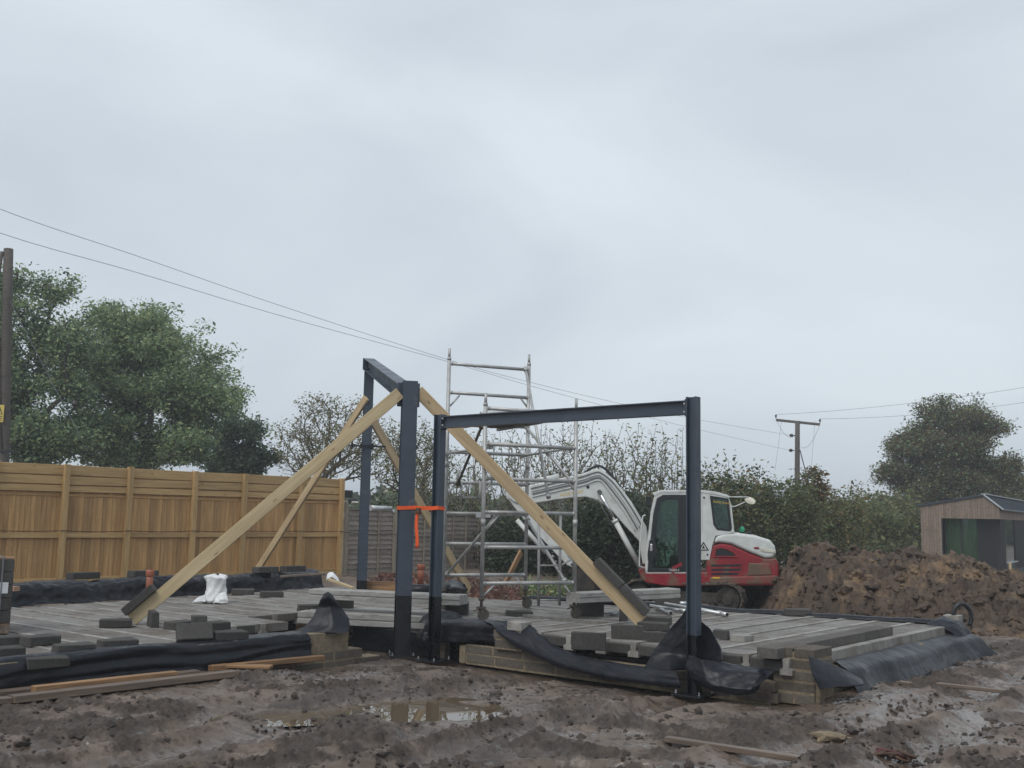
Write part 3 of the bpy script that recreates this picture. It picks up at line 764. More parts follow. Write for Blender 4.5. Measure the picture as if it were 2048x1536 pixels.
for vv in (.062, 3.508):
    c = MB(); c.box(W(0, vv, ztop_f - .097), A, B, UP, .058, .006, .09); c.build('end_plate', M['steel'], portal, bevel=.002)
    s = 1 if vv < 1 else -1
    for zz in (-.055, -.140):
        for au in (-.035, .035):
            q = W(au, vv + s * .006, ztop_f + zz); c = MB(); c.tube([q, q + B * (s * .022)], .014, 6); c.build('bolt', M['alubright'], portal)
P1 = W(.03, -.58, 0)
PB = DY(723, 1176, 18.2); PB.z = DECK - .1
DG = (PB - P1); DG.z = 0; DG.normalize(); DGp = UP.cross(DG)
ZB_TOP = PL(740, 713, PB, DG).z
ridge = empty('steel_valley_frame', P1, 'tall blue grey steel column carrying a beam that slopes up to a rear column', 'steel frame')
column(ridge, P1, 3.45, .74, DG, .155, .19)
f0 = P1 + DG * .102 + UP * 3.29; f1 = PB + DG * .16 + UP * (ZB_TOP - .11 - PB.z)
column(ridge, PB, (f1.z - .12), .62, DG, .152, .155)
c = MB(); hsec(c, f0, f1, UP, .20, .185); c.build('sloping_beam', M['steel'], ridge)
c = MB(); c.box(P1 + DG * .088 + UP * 3.285, DG, DGp, UP, .009, .145, .155); c.build('end_plate', M['steel'], ridge, bevel=.002)
c = MB(); c.box(PB + DG * .0 + UP * (f1.z - .116 - PB.z), DG, DGp, UP, .1, .1, .006); c.build('cap_plate', M['steel'], ridge)
c = MB(); c.box(f1 + DG * .004, DG, DGp, UP, .004, .1, .1); c.build('end_plate', M['steel'], ridge)

# ------------------------------------------------------------------ timber props
def prop(px0, px1, w, h, m_, label, t0=None, t1=None):
    o = plank('timber_prop', px0, px1, w, h, m_, None, UP, .004)
    return tag(o, label, 'timber prop', 'raking props bracing the valley frame')
prop(G(264, 1240, DL + .05), DY(800, 786, 13.42) + UP * .0, .047, .155, M['prop'], 'long pale timber prop from the front column down left to the slab')
prop(G(1283, 1243, DECK + .07), DY(836, 782, 13.75), .05, .16, M['prop2'], 'long timber prop from the front column down right past the scaffold')
q0 = G(500, 1163, .42); q1 = DY(733, 795, PB.y - .1)
prop(q0, q1, .047, .14, M['prop2'], 'thin timber prop from the rear column down left to the fence')
q0 = G(938, 1180, .30); q1 = DY(744, 838, PB.y + .1)
prop(q0, q1, .047, .17, M['prop2'], 'timber prop from the rear column down right behind the scaffold')
# webbing strap round the two near columns
strap = empty('ratchet_strap', PU(840, 1017, -.1), 'bright orange webbing strap tied round the two near columns', 'strap')
zs = PU(875, 1017, -.08).z
pts = [P1 - DG * .085 + DGp * .10, P1 - DG * .085 - DGp * .10, W(-.06, -.06), W(-.06, .062), W(.06, .062), W(.06, -.06), P1 + DG * .085 - DGp * .10, P1 + DG * .085 + DGp * .10]
c = MB()
for i in range(len(pts)):
    p_, q_ = pts[i], pts[(i + 1) % len(pts)]
    p_ = Vector((p_.x, p_.y, zs + .01 * (i % 2))); q_ = Vector((q_.x, q_.y, zs + .01 * ((i + 1) % 2)))
    c.bar(p_, q_, .006, .045)
c.build('loop', M['orange'], strap)
t0 = P1 * .5 + W(0, 0) * .5 - A * .06
c = MB(); rows = []
for i in range(13):
    k = i / 12; z_ = zs - .01 - .48 * k; s_ = .02 * math.sin(k * 5) + .025 * k
    rows.append([t0 + B * (-.022 - s_) + UP * z_, t0 + B * (.022 - s_) + UP * z_ + A * .01])
for r in rows:
    for k_ in range(2): r[k_] = Vector((r[k_].x, r[k_].y, r[k_].z))
c.grid(rows); o = c.build('loose_tail', M['orange'], strap); sm_ = o.modifiers.new('thick', 'SOLIDIFY'); sm_.thickness = .004
c = MB(); c.box(Vector((t0.x, t0.y, zs - .03)), A, B, UP, .02, .035, .035); c.build('ratchet', M['rust'], strap, bevel=.006)
# sash clamp on the rear column
clamp = empty('sash_clamp', PB + UP * 2.4, 'black bar clamp screwed across the rear column', 'clamp')
zc = PL(733, 893, PB, DG).z; cc = Vector((PB.x, PB.y, zc)) - DG * .11
c = MB(); c.bar(cc - DGp * .32, cc + DGp * .3, .02, .03); c.build('bar', M['black'], clamp)
for s in (-.09, .1, .26): c = MB(); c.box(cc + DGp * s, DGp, DG, UP, .018, .05, .045); c.build('jaw', M['cable'], clamp, bevel=.004)

# ================================================================== SCAFFOLD TOWER
SE = Vector((.917, .399, 0)).normalized(); SN = Vector((-SE.y, SE.x, 0))
FR = G(1148, 1237, DECK)
def FP(x, y): return PL(x, y, FR, SN)
FL = FP(962, 1240); FL.z = DECK
RR = PL(1050, 1218, FR, SE); RR.z = DECK
RL = PL(886, 1200, RR, SN); RL.z = DECK
def RP(x, y): return PL(x, y, RR, SN)
tower = empty('scaffold_tower', (FL + FR + RL + RR) / 4, 'aluminium mobile scaffold tower with ladder frames and castors', 'scaffold')
def at_leg(p, z): return Vector((p.x, p.y, z))
tops = [(FL, FP(972, 786).z), (FR, FP(1155, 797).z), (RL, RP(900, 697).z), (RR, RP(1062, 709).z)]
for p, zt in tops:
    c = MB(); c.tube([at_leg(p, DECK + .30), at_leg(p, zt - .14)], .028, 10); leg = c.build('standard', M['alu'], tower)
    c = MB(); c.tube([at_leg(p, zt - .15), at_leg(p, zt)], .019, 8); c.tube([at_leg(p, zt - .17), at_leg(p, zt - .13)], .030, 10)
    c.build('spigot', M['alu'], leg)
    c = MB(); c.tube([at_leg(p, zt - 1.72), at_leg(p, zt - 1.63)], .033, 10); c.build('coupling_collar', M['alu'], leg)
    c = MB(); c.tube([at_leg(p, DECK + .16), at_leg(p, DECK + .32)], .019, 8); c.tube([at_leg(p, DECK + .25), at_leg(p, DECK + .29)], .038, 8); c.build('adjuster', M['castor'], tower)
    cs = empty('castor', at_leg(p, DECK), None); cs.parent = tower; cs.location = at_leg(p, DECK) - tower.location
    off = SE * .03; wc = at_leg(p, DECK + .075) + off
    c = MB(); c.tube([wc - SN * .022, wc + SN * .022], .075, 20); c.build('wheel', M['castor'], cs, bevel=.006)
    c = MB()
    for s in (-1, 1): c.bar(wc + SN * (s * .032), at_leg(p, DECK + .17) + SN * (s * .032), .06, .006, SN)
    c.box(at_leg(p, DECK + .165), SE, SN, UP, .05, .045, .012); c.build('fork', M['castor'], cs)
    c = MB(); c.bar(wc + UP * .09 - SE * .02, wc + UP * .05 - SE * .13, .03, .012); c.build('brake', M['rust'], cs)
def rung(y0, rear, r=.025, name='rung', x0=None, x1=None):
    a_, b_, f_ = (RL, RR, RP) if rear else (FL, FR, FP)
    z_ = f_(975 if rear else 1060, y0).z
    c = MB(); c.tube([at_leg(a_, z_), at_leg(b_, z_)], r, 8)
    for q, s in ((a_, 1), (b_, -1)):
        d = (b_ - a_).normalized() * s; c.tube([at_leg(q, z_) + d * .015, at_leg(q, z_) + d * .05], .029, 8)
    return c.build(name, M['alu'], tower)
for y0 in (733, 790, 850, 907, 967, 1028, 1088, 1150): rung(y0, True)
for y0 in (822, 892, 960, 1026, 1095, 1166): rung(y0, False)
def brace(p0, p1, r=.021, name='brace', m_='alu'):
    c = MB(); c.tube([p0, p1], r, 8)
    d = (Vector(p1) - Vector(p0)).normalized()
    for q, s in ((p0, 1), (p1, -1)): c.tube([Vector(q) - d * .02 * s, Vector(q) + d * .05 * s], .034, 8)
    return c.build(name, M[m_], tower)
off = SN * -.04
brace(RP(1049, 738) + off, FP(1100, 993) + SN * .05)
brace(RP(1050, 854) + off, FP(1146, 963) + SN * .05)
brace(FP(967, 851) + SN * .05, RP(914, 967) + off, .02, 'brace', 'castor')
brace(RP(892, 1148) + off, FP(996, 1032) + SN * .05, .02)
brace(RP(1052, 1037) + off, FP(1133, 1163) + SN * .05)
brace(FP(968, 906) + SN * .05, RP(1040, 910) + off, .018)
brace(RP(1042, 912) + off, FP(1145, 896) + SN * .05, .018)
brace(RP(890, 908) + off, FP(985, 893) + SN * .05, .018)
for p0, p1 in ((FP(965, 1194), FP(990, 1168)), (FP(1151, 1200), FP(1128, 1170)), (RP(1052, 1178), RP(1030, 1152)), (RP(900, 812), RP(919, 791)), (RP(1056, 816), RP(1040, 795)),
               (RP(892, 992), RP(912, 968)), (FP(967, 985), FP(985, 963)), (FP(1152, 985), FP(1135, 962)), (FP(970, 1062), FP(998, 1030))):
    c = MB(); c.tube([p0, p1], .014, 6); c.build('knee_brace', M['alu'], tower)
# ladder section clipped inside the tower and a small hooked frame
lad = lambda x, y: PL(x, y, FR + SN * .25, SN)
for x0, y0, x1, y1 in ((1078, 1040, 1077, 1212), (1121, 1030, 1119, 1211)):
    c = MB(); c.tube([lad(x0, y0), lad(x1, y1)], .020, 8); c.build('ladder_stile', M['alu'], tower)
for y0 in (1097, 1131, 1200): c = MB(); c.tube([lad(1078, y0), lad(1120, y0)], .013, 6); c.build('ladder_rung', M['alu'], tower)
c = MB(); c.tube([lad(1120, 1132), lad(1143, 1118)], .014, 6); c.build('ladder_hook', M['alu'], tower)
for x0 in (921, 959): c = MB(); c.tube([RP(x0, 964) + off, RP(x0 - 2, 1004) + off], .02, 8); c.build('hanging_stile', M['alu'], tower)
c = MB(); c.tube([RP(921, 995) + off, RP(959, 995) + off], .014, 6); c.build('hanging_rung', M['alu'], tower)
for x0, x1 in ((938, 925), (940, 954)): c = MB(); c.tube([RP(x0, 968) + off, RP(x1, 994) + off], .009, 6); c.build('hanging_strut', M['alu'], tower)
# trapdoor platform under the crossbeam line and a toe board lower down
zp = FP(1060, 838).z
plat = empty('platform', at_leg((FL + RR) / 2, zp)); plat.parent = tower; plat.location = at_leg((FL + RR) / 2, zp) - tower.location
for s in (-1, 1):
    mid = (FL + RL) / 2 + (FR - FL) * (.5 + s * .12); mid = at_leg(mid, zp)
cen = at_leg((FL + FR + RL + RR) / 4 - SE * .15, zp)
c = MB(); c.box(cen, SE, SN, UP, .28, (RL - FL).length / 2 - .05, .012); c.build('deck_board', M['black'], plat)
for s in (-1, 1): c = MB(); c.box(cen + SE * (s * .30) - UP * .02, SE, SN, UP, .018, (RL - FL).length / 2 - .02, .03); c.build('side_rail', M['alu'], plat)
c = MB(); c.box(RP(960, 1030) - SN * .12, SE, SN, UP, .11, .012, .035); c.build('name_plate', M['alubright'], tower)
tops_ = [FP(975, 826), FP(1040, 824)]
c = MB(); c.tube([FP(978, 823) + SN * .3, FP(1045, 822) + SN * .3], .025, 8); c.build('stacked_tube', M['alu'], tower)

# ================================================================== CONCRETE PLANKS
def concrete_plank(p0, p1, wid, h, label, m_=None, grp='precast planks'):
    """precast plank with a groove along its side, p0-p1 is the lower front edge"""
    p0, p1 = Vector(p0), Vector(p1); d = p1 - p0; L = d.length; d /= L; y = UP.cross(d).normalized()
    if y.y < 0: y = -y
    z = UP if abs(d.z) < .3 else d.cross(y)
    z = (UP - d * UP.dot(d)).normalized()
    prof_ = [(.0, 0), (.0, h * .36), (.018, h * .40), (.018, h * .50), (.004, h * .55), (.004, h * .94), (.012, h), (wid - .012, h), (wid - .004, h * .94), (wid - .004, h * .55), (wid, h * .36), (wid, 0)]
    nn = len(prof_); me = bpy.data.meshes.new('concrete_plank')
    V = []
    segs = 10
    for i in range(segs + 1):
        for a_, b_ in prof_: V.append((-L / 2 + L * i / segs, a_ + random.uniform(-.0015, .0015), b_ + random.uniform(-.002, .002)))
    Fs = [tuple(range(nn))[::-1], tuple(segs * nn + k for k in range(nn))]
    for i in range(segs):
        for k in range(nn): Fs.append((i * nn + k, i * nn + (k + 1) % nn, (i + 1) * nn + (k + 1) % nn, (i + 1) * nn + k))
    me.from_pydata(V, [], Fs); me.materials.append(m_ or M['plank'])
    bm = bmesh.new(); bm.from_mesh(me); bmesh.ops.recalc_face_normals(bm, faces=bm.faces); bm.to_mesh(me); bm.free()
    o = link_mesh('concrete_plank', me, frame((p0 + p1) / 2, d, y if d.cross(y).z > 0 else y, z))
    return tag(o, label, 'concrete plank', grp)
zt = .585
TP0, TP1 = G(617, 1197, zt), G(918, 1211, zt)
concrete_plank(TP0, TP1, .34, .125, 'top grey concrete plank raised on blocks behind the two near columns')
d_ = (TP1 - TP0).normalized(); n_ = UP.cross(d_)
LP0, LP1 = G(594, 1246, .272), G(862, 1258, .272)
concrete_plank(LP0, LP1, .30, .155, 'lower grey concrete plank bridging the dark gap in the slab')
dl = (LP1 - LP0).normalized(); nl = UP.cross(dl)
c = MB(); c.box(LP0 + dl * (.66) - nl * .003 + UP * .028, dl, nl, UP, .065, .003, .016); tag(c.build('yellow_tag', M['signyellow']), 'yellow maker tag stuck on the lower concrete plank', 'tag')
concrete_plank(LP0 + nl * .34 + dl * .03, LP1 + nl * .34, .32, .158, 'second grey concrete plank lying just behind the lower one')
concrete_plank(LP0 + nl * .70 + dl * .05, LP1 + nl * .70 + dl * .1, .32, .152, 'third grey concrete plank under the raised one')
zr = DECK + .215
RPa, RPb = G(1160, 1206, zr), G(1361, 1195, zr)
concrete_plank(RPa, RPb, .26, .125, 'grey concrete plank raised on dark blocks behind the right prop')

# ================================================================== LOOSE BLOCKS
VIEW = Vector((0, 1, 0))
def loose(px, py, pose, yaw, label, z=None, cat='concrete block', m_='block', back=None, tilt=0.0, grp='loose dark concrete blocks'):
    """px,py: middle of the block's front lower edge; yaw in degrees turns the long side away from square to the viewer"""
    L, w, h = {'flat': (.36, .19, .092), 'edge': (.37, .09, .185), 'end': (.09, .36, .185), 'sup': (.30, .2, .2), 'half': (.19, .19, .09), 'halfedge': (.17, .10, .17)}[pose]
    if z is None: z = DL if px < 600 else DECK
    p = G(px, py, z); r = Vector((p.x, p.y, 0)).normalized(); x = Vector((r.y, -r.x, 0))
    t = math.radians(yaw); d = x * math.cos(t) + r * math.sin(t); y = UP.cross(d)
    o = p + y * (w / 2) + UP * (h / 2)
    zz = UP
    if tilt: zz = (UP + y * tilt).normalized(); y = zz.cross(d)
    ob = link_mesh('concrete_block', box_mesh('concrete_block_' + pose, L, w, h, M[m_], .008, .006), frame(o, d, y, zz))
    return tag(ob, label, cat, grp)
loose(18, 1293, 'flat', 28, 'dark block cut off by the left picture edge, farther of the two at the pack')
loose(12, 1317, 'flat', 24, 'dark block cut off by the left picture edge, nearer of the two')
loose(92, 1291, 'flat', 38, 'dark block lying alone between the left picture edge and the row by the sheet')
loose(155, 1309, 'flat', 22, 'dark block lying along the edge of the left sheet, left one of a touching pair')
loose(243, 1299, 'flat', 25, 'dark block lying along the edge of the left sheet, right one of a touching pair')
loose(98, 1337, 'flat', 15, 'dark block half sunk in the folds of the left sheet', z=.30)
loose(231, 1256, 'flat', 0, 'flat dark block jammed against the foot of the left prop')
loose(310, 1257, 'end', 8, 'dark block on edge standing alone right of the left prop foot')
loose(372, 1259, 'flat', 50, 'flat dark block behind the upright one in the middle cluster')
loose(399, 1261, 'halfedge', 10, 'small upright dark block in the middle cluster on the left slab')
loose(438, 1261, 'flat', 42, 'flat dark block right of the upright one in the middle cluster')
loose(389, 1284, 'edge', 12, 'tilted dark block leaning back at the sheet in front of the middle cluster', tilt=.55)
loose(466, 1281, 'flat', 24, 'dark block beside the tilted one at the edge of the left sheet')
loose(1176, 1301, 'edge', -6, 'dark block on edge, leftmost of three along the right slab front', z=.34)
loose(1255, 1285, 'edge', -5, 'large dark block on edge in the middle of the right slab front', z=.39)
loose(1318, 1300, 'edge', -6, 'dark block on edge partly hidden by the sheet round the right column', z=.345)
loose(1245, 1244, 'end', -5, 'dark block on edge with its end to the viewer, left of the right prop foot')
loose(1304, 1262, 'flat', -10, 'flat dark block nearest under the foot of the right prop')
loose(1313, 1249, 'flat', -5, 'flat dark block behind the foot of the right prop')
loose(1180, 1233, 'edge', -4, 'dark block carrying the left end of the right concrete plank')
loose(1334, 1216, 'edge', -4, 'dark block carrying the far end of the right concrete plank')
loose(1440, 1291, 'halfedge', -20, 'dark cut block peeping out right of the column sheet', z=.36)
loose(1474, 1287, 'half', -35, 'small pale half block on the slab beside the right column', m_='beam', z=.40)
loose(1598, 1232, 'flat', 10, 'dark block at the far edge of the right slab near the heap')
loose(686, 1223, 'sup', 12, 'dark block under the left end of the raised concrete plank', z=.385)
loose(625, 1224, 'flat', 12, 'dark block at the far left under the raised concrete plank', z=.39)
loose(912, 1236, 'sup', -8, 'dark block under the right end of the raised concrete plank', z=.385)
loose(1040, 1236, 'flat', 8, 'dark block between the scaffold castors at the gap in the slab', z=DECK - .05)
loose(355, 1190, 'flat', 10, 'small dark block lying against the sheet bank left of the white sack')
loose(545, 1195, 'flat', 10, 'dark block lying flat by the sheet bank right of the white sack')
loose(485, 1190, 'flat', -4, 'dark block at the sheet bank just right of the white sack')
for xx, yy, lb in ((165, 1172, 'dark block on top of the left sheet bank, leftmost on it'), (285, 1166, 'dark block on top of the left sheet bank behind the terracotta pipe'), (530, 1157, 'dark block on top of the left sheet bank near the fence end'), (585, 1156, 'dark block on top of the left sheet bank, rightmost on it')):
    p = PL(xx, yy, W(0, vfar(1) - .32), B); p.z = .69
    o = link_mesh('concrete_block', box_mesh('concrete_block_flat', .44, .215, .1, M['block'], .006, .003), frame(p + UP * .04, A, -B, UP)); tag(o, lb, 'concrete block', 'loose dark concrete blocks')
# blocks weighing the two long props down
def on_prop(p0, p1, t, n__, label):
    p0, p1 = Vector(p0), Vector(p1); d = (p1 - p0).normalized(); y = UP.cross(d).normalized(); z = d.cross(y)
    c0 = p0 + d * t + z * (.079 + .050)
    o = link_mesh('concrete_block', box_mesh('concrete_block_flat', .44, .215, .1, M['block'], .006, .003), frame(c0, d, y, z)); tag(o, label, 'concrete block', 'blocks weighing the props down')
pl0, pl1 = G(264, 1240, DL + .05), DY(800, 786, 13.42)
on_prop(pl0, pl1, .22, 1, 'dark block lying on the sloping foot of the left prop')
pr0, pr1 = G(1283, 1243, DECK + .07), DY(836, 782, 13.75)
on_prop(pr0, pr1, .24, 1, 'dark block on the foot of the right prop, lower of two')
on_prop(pr0, pr1, .69, 1, 'dark block on the foot of the right prop, upper of two')
# infill blocks shown between beam ends on the right front
for i in range(len(vs_list) - 1):
    vm = (vs_list[i] + vs_list[i + 1]) / 2
    plank('edge_block', W(.33, vm - .17, DECK - .075), W(.33, vm + .17, DECK - .075), .1, .1, M['block'], right_slab)

# ================================================================== POLYTHENE SHEETS
def catmull(P, n_):
    P = np.array(P, float); m = len(P); t = np.linspace(0, m - 1, n_); i = np.clip(np.floor(t).astype(int), 0, m - 2); f = (t - i).reshape((-1,) + (1,) * (P.ndim - 1))
    p0, p1, p2, p3 = P[np.maximum(i - 1, 0)], P[i], P[i + 1], P[np.minimum(i + 2, m - 1)]
    return .5 * ((2 * p1) + (-p0 + p2) * f + (2 * p0 - 5 * p1 + 4 * p2 - p3) * f ** 2 + (-p0 + 3 * p1 - 3 * p2 + p3) * f ** 3)
_sid = [0]
def sheet(name, ctrl, label, nu=40, nv=80, amp=.02, fs=3.0, m_='dpm', grp='black damp proof sheets', cat='plastic sheet', edge=.01, lin=False, along=.6):
    """a limp sheet through a grid of control points, with creases"""
    _sid[0] += 1; s = _sid[0]
    if lin:     # straight facets between sharp creases
        P_ = np.array([[tuple(p) for p in r] for r in ctrl]); t_ = np.linspace(0, P_.shape[1] - 1, nv); i0 = np.minimum(t_.astype(int), P_.shape[1] - 2); f_ = (t_ - i0)[None, :, None]
        R = P_[:, i0] * (1 - f_) + P_[:, i0 + 1] * f_; t_ = np.linspace(0, P_.shape[0] - 1, nu); i0 = np.minimum(t_.astype(int), P_.shape[0] - 2); f_ = (t_ - i0)[:, None, None]
        Gd = R[i0] * (1 - f_) + R[i0 + 1] * f_; k_ = np.ones(3) / 3
        for ax in (0, 1): Gd = np.apply_along_axis(lambda q: np.convolve(np.pad(q, 1, mode='edge'), k_, 'valid'), ax, Gd) * .6 + Gd * .4
    else:
        R = [catmull([tuple(p) for p in r], nv) for r in ctrl]
        Gd = catmull(np.array(R), nu)
    du = np.gradient(Gd, axis=0); dv = np.gradient(Gd, axis=1); nn = np.cross(du, dv); nn /= np.linalg.norm(nn, axis=2, keepdims=True) + 1e-9
    lu = np.cumsum(np.linalg.norm(du, axis=2), 0); lv = np.cumsum(np.linalg.norm(dv, axis=2), 1)
    w = fbm(lu * fs + s * 3.1, lv * fs * along, 500 + s, 3, .5, True) - .6
    w2 = np.abs(fbm(lu * fs * 2.2 + 3, lv * fs * 3.3 * along + s, 540 + s, 3, .55) - .5) * 3 - .4
    wig = np.sin(lu * 0 + lv * 9 + 4 * w) * edge
    Gd = Gd + nn * (w * amp * 1.3 + w2 * amp * .8)[..., None]
    Gd[..., 2] += np.where(np.arange(nu)[:, None] == nu - 1, wig, 0)
    mb = MB(); mb.grid([[Vector(p) for p in r] for r in Gd])
    c0 = Gd.reshape(-1, 3).mean(0)
    o = mb.build(name, M[m_], loc=tuple(c0), fixn=False)
    so = o.modifiers.new('thick', 'SOLIDIFY'); so.thickness = .003
    return tag(o, label, cat, grp)
def px_sheet(rows): return rows
# front of the left slab
prof_ = [(-.85, .385), (-.70, .40), (-.60, .39), (-.565, .34), (-.575, .285), (-.55, .225), (-.565, .17), (-.53, .11), (-.50, .06)]
us = np.linspace(-7.0, -1.45, 16)
ctrl = []
for j, (v_, z_) in enumerate(prof_):
    ctrl.append([W(uu, v_ + .025 * nz1(uu * 1.3 + j * .8, 3) , z_ + (.03 * nz1(uu * 1.1, 8) - .05 * float(sstep(-4.0, -5.2, uu)) * (j > 1)) * (1 if j > 0 else .1) + .06 * max(0, (uu + 2.6)) * (j > 4)) for uu in us])
sheet('damp_proof_sheet', ctrl, 'long shiny black sheet folded over the front wall of the left slab', 56, 240, .017, 3.0, along=.16)
# upright flap at the wall end
def fl(x, y, Y): return DY(x, y, Y)
sheet('damp_proof_sheet', [[fl(648, 1188, 12.75), fl(656, 1183, 12.66), fl(663, 1188, 12.75)], [fl(641, 1199, 12.72), fl(657, 1195, 12.62), fl(675, 1206, 12.76)], [fl(634, 1217, 12.76), fl(660, 1213, 12.72), fl(688, 1222, 12.80)],
      [fl(625, 1236, 12.68), fl(664, 1230, 12.62), fl(698, 1236, 12.72)], [fl(606, 1256, 12.62), fl(666, 1250, 12.55), fl(700, 1254, 12.64)], [fl(578, 1268, 12.46), fl(655, 1266, 12.50), fl(694, 1267, 12.52)]],
      'pointed black sheet flap standing up at the end of the left wall', 30, 30, .007, 4.0, 'dpmdust', lin=True)
# piece by the second column and the crumpled corner
sheet('damp_proof_sheet', [[PU(852, 1239, .36), PU(880, 1236, .40), PU(925, 1236, .44), PU(965, 1239, .46), PU(1000, 1243, .46)], [PU(850, 1246, .20), PU(880, 1245, .20), PU(925, 1246, .21), PU(965, 1248, .25), PU(1000, 1252, .25)],
      [PU(846, 1264, .17), PU(880, 1264, .17), PU(925, 1266, .20), PU(965, 1268, .25), PU(1000, 1270, .25)], [PU(845, 1284, .15), PU(880, 1283, .15), PU(926, 1284, .21), PU(965, 1282, .25), PU(1000, 1284, .25)]],
      'black sheet hanging beside the second column left of the stepped blocks', 30, 40, .012, 4.0, 'dpmdust')
sheet('damp_proof_sheet', [[PU(846, 1232, .42), PU(870, 1222, .44), PU(905, 1222, .46), PU(925, 1236, .46)], [PU(838, 1244, .36), PU(870, 1238, .36), PU(905, 1238, .36), PU(925, 1246, .38)]],
      'fold of black sheet standing up behind the second column', 14, 30, .012, 4.0, 'dpmdust')
sheet('damp_proof_sheet', [[PU(838, 1262, .35), PU(846, 1258, .15), PU(856, 1262, .14)], [PU(830, 1278, .35), PU(842, 1278, .10), PU(856, 1278, .12)], [PU(831, 1292, .36), PU(842, 1294, .14), PU(855, 1292, .14)]],
      'crumpled black sheet corner between the two near columns', 20, 20, .02, 6.0)
# big twisted drape along the right front
topr = [(965, 1239, .44), (1000, 1241, .42), (1058, 1250, .36), (1102, 1287, .26), (1170, 1313, .20), (1240, 1327, .16), (1292, 1334, .13), (1352, 1342, .11)]
botr = [(985, 1250, .17), (1008, 1274, .14), (1050, 1302, .11), (1110, 1330, .06), (1170, 1347, .02), (1230, 1360, -.03), (1300, 1369, -.05), (1362, 1376, -.04)]
ctrl = []
for k, (t, bulge) in enumerate(((0, 0), (.22, -.05), (.5, -.075), (.8, -.05), (1, 0))):
    ctrl.append([PU(a_[0] * (1 - t) + b_[0] * t, a_[1] * (1 - t) + b_[1] * t, a_[2] * (1 - t) + b_[2] * t + bulge) for a_, b_ in zip(topr, botr)])
sheet('damp_proof_sheet', ctrl, 'wide dusty black sheet sweeping down along the right front wall', 50, 140, .012, 2.2, 'dpmdust')
# tent round the right column
sheet('damp_proof_sheet', [[PU(1366, 1228, .10), PU(1372, 1217, .13), PU(1385, 1220, .15), PU(1395, 1236, .13)], [PU(1336, 1262, .05), PU(1360, 1260, .09), PU(1388, 1260, .15), PU(1422, 1258, .12)],
      [PU(1306, 1304, -.04), PU(1340, 1308, .02), PU(1385, 1312, .13), PU(1443, 1296, .08)], [PU(1287, 1338, -.10), PU(1338, 1340, -.13), PU(1382, 1338, .10), PU(1447, 1322, .02)]],
      'black sheet gathered into a tent behind the right column', 44, 60, .006, 2.6, lin=True)
sheet('damp_proof_sheet', [[PU(1378, 1309, -.11), PU(1404, 1319, -.16), PU(1450, 1326, .06), PU(1510, 1334, .12), PU(1550, 1341, .16)], [PU(1371, 1335, -.15), PU(1408, 1344, -.19), PU(1458, 1343, -.08), PU(1520, 1350, -.02), PU(1540, 1354, .1)],
      [PU(1382, 1358, -.15), PU(1420, 1370, -.22), PU(1462, 1376, -.20), PU(1500, 1380, -.16), PU(1522, 1366, -.05)], [PU(1392, 1368, -.12), PU(1428, 1384, -.20), PU(1465, 1388, -.18), PU(1500, 1389, -.14), PU(1518, 1380, -.05)]],
      'black sheet crumpled on the mud at the foot of the right column', 40, 70, .012, 3.6, lin=True)
# right side wall
prof_ = [(4.56, .352), (4.62, .338), (4.70, .305), (4.755, .27), (4.80, .18), (4.85, .10), (4.90, .035), (5.02, .035)]
us = np.linspace(1.0, 5.25, 16); ctrl = []
for j, (v_, z_) in enumerate(prof_):
    ctrl.append([W(uu, v_ + (.045 * nz1(uu * 2.3, 6) * (j > 1)) + (.35 * max(0, uu - 4.9) * (j - 1) * .35 if j > 1 else 0), z_ + .02 * nz1(uu * 2 + 4, 2) * (j > 0)) for uu in us])
sheet('damp_proof_sheet', ctrl, 'dusty black sheet draped along the right side wall', 44, 180, .006, 3.0, 'dpm')
sheet('damp_proof_sheet', [[PV(1617, 1311, 4.70), PV(1650, 1322, 4.74), PV(1690, 1340, 4.86), PV(1726, 1361, 4.98)], [PV(1622, 1346, 4.74), PV(1655, 1351, 4.82), PV(1695, 1356, 4.94), PV(1727, 1366, 5.02)],
      [PV(1640, 1380, 4.80), PV(1668, 1377, 4.90), PV(1702, 1372, 5.0), PV(1728, 1369, 5.05)]], 'stiff pointed black sheet corner beside the block pier', 24, 40, .008, 4.0, 'dpmdust', lin=True)
sheet('damp_proof_sheet', [[W(4.72, 4.30, .45), W(4.95, 4.35, .52), W(5.2, 4.4, .53), W(5.35, 4.45, .46)], [W(4.75, 4.55, .42), W(4.98, 4.6, .47), W(5.25, 4.62, .44), W(5.4, 4.6, .38)], [W(4.8, 4.68, .30), W(5.0, 4.72, .30), W(5.3, 4.72, .24), W(5.5, 4.75, .2)]],
      'black sheet folded over the far right corner of the slab', 20, 30, .02, 4.0)
vsn = np.linspace(-1.8, 4.5, 14)
sheet('damp_proof_sheet', [[W(ub(v_) + o_, v_, z_ + .015 * nz1(v_ * 2, 4)) for v_ in vsn] for o_, z_ in ((-.06, .437), (-.02, .475), (.04, .485), (.09, .44), (.11, .2))],
      'thin black sheet rolled along the far edge of the right slab', 14, 90, .008, 4.0)
# bank along the fence side
us = np.linspace(-7.0, 3.75, 22)
sheet('damp_proof_sheet', [[W(uu, vfar(uu) + o_ + .05 * nz1(uu * 1.2 + k_ * .4, 9), z_ + (.03 * nz1(uu * 1.5, 12) + .02 * nz1(uu * 4, 2)) * (k_ > 0)) for uu in us] for k_, (o_, z_) in enumerate(((.06, .377), (-.02, .42), (-.05, .55), (-.12, .64), (-.28, .68), (-.45, .62), (-.6, .35)))],
      'black sheet heaped in a long bank along the fence side of the slab', 44, 300, .045, 2.6)
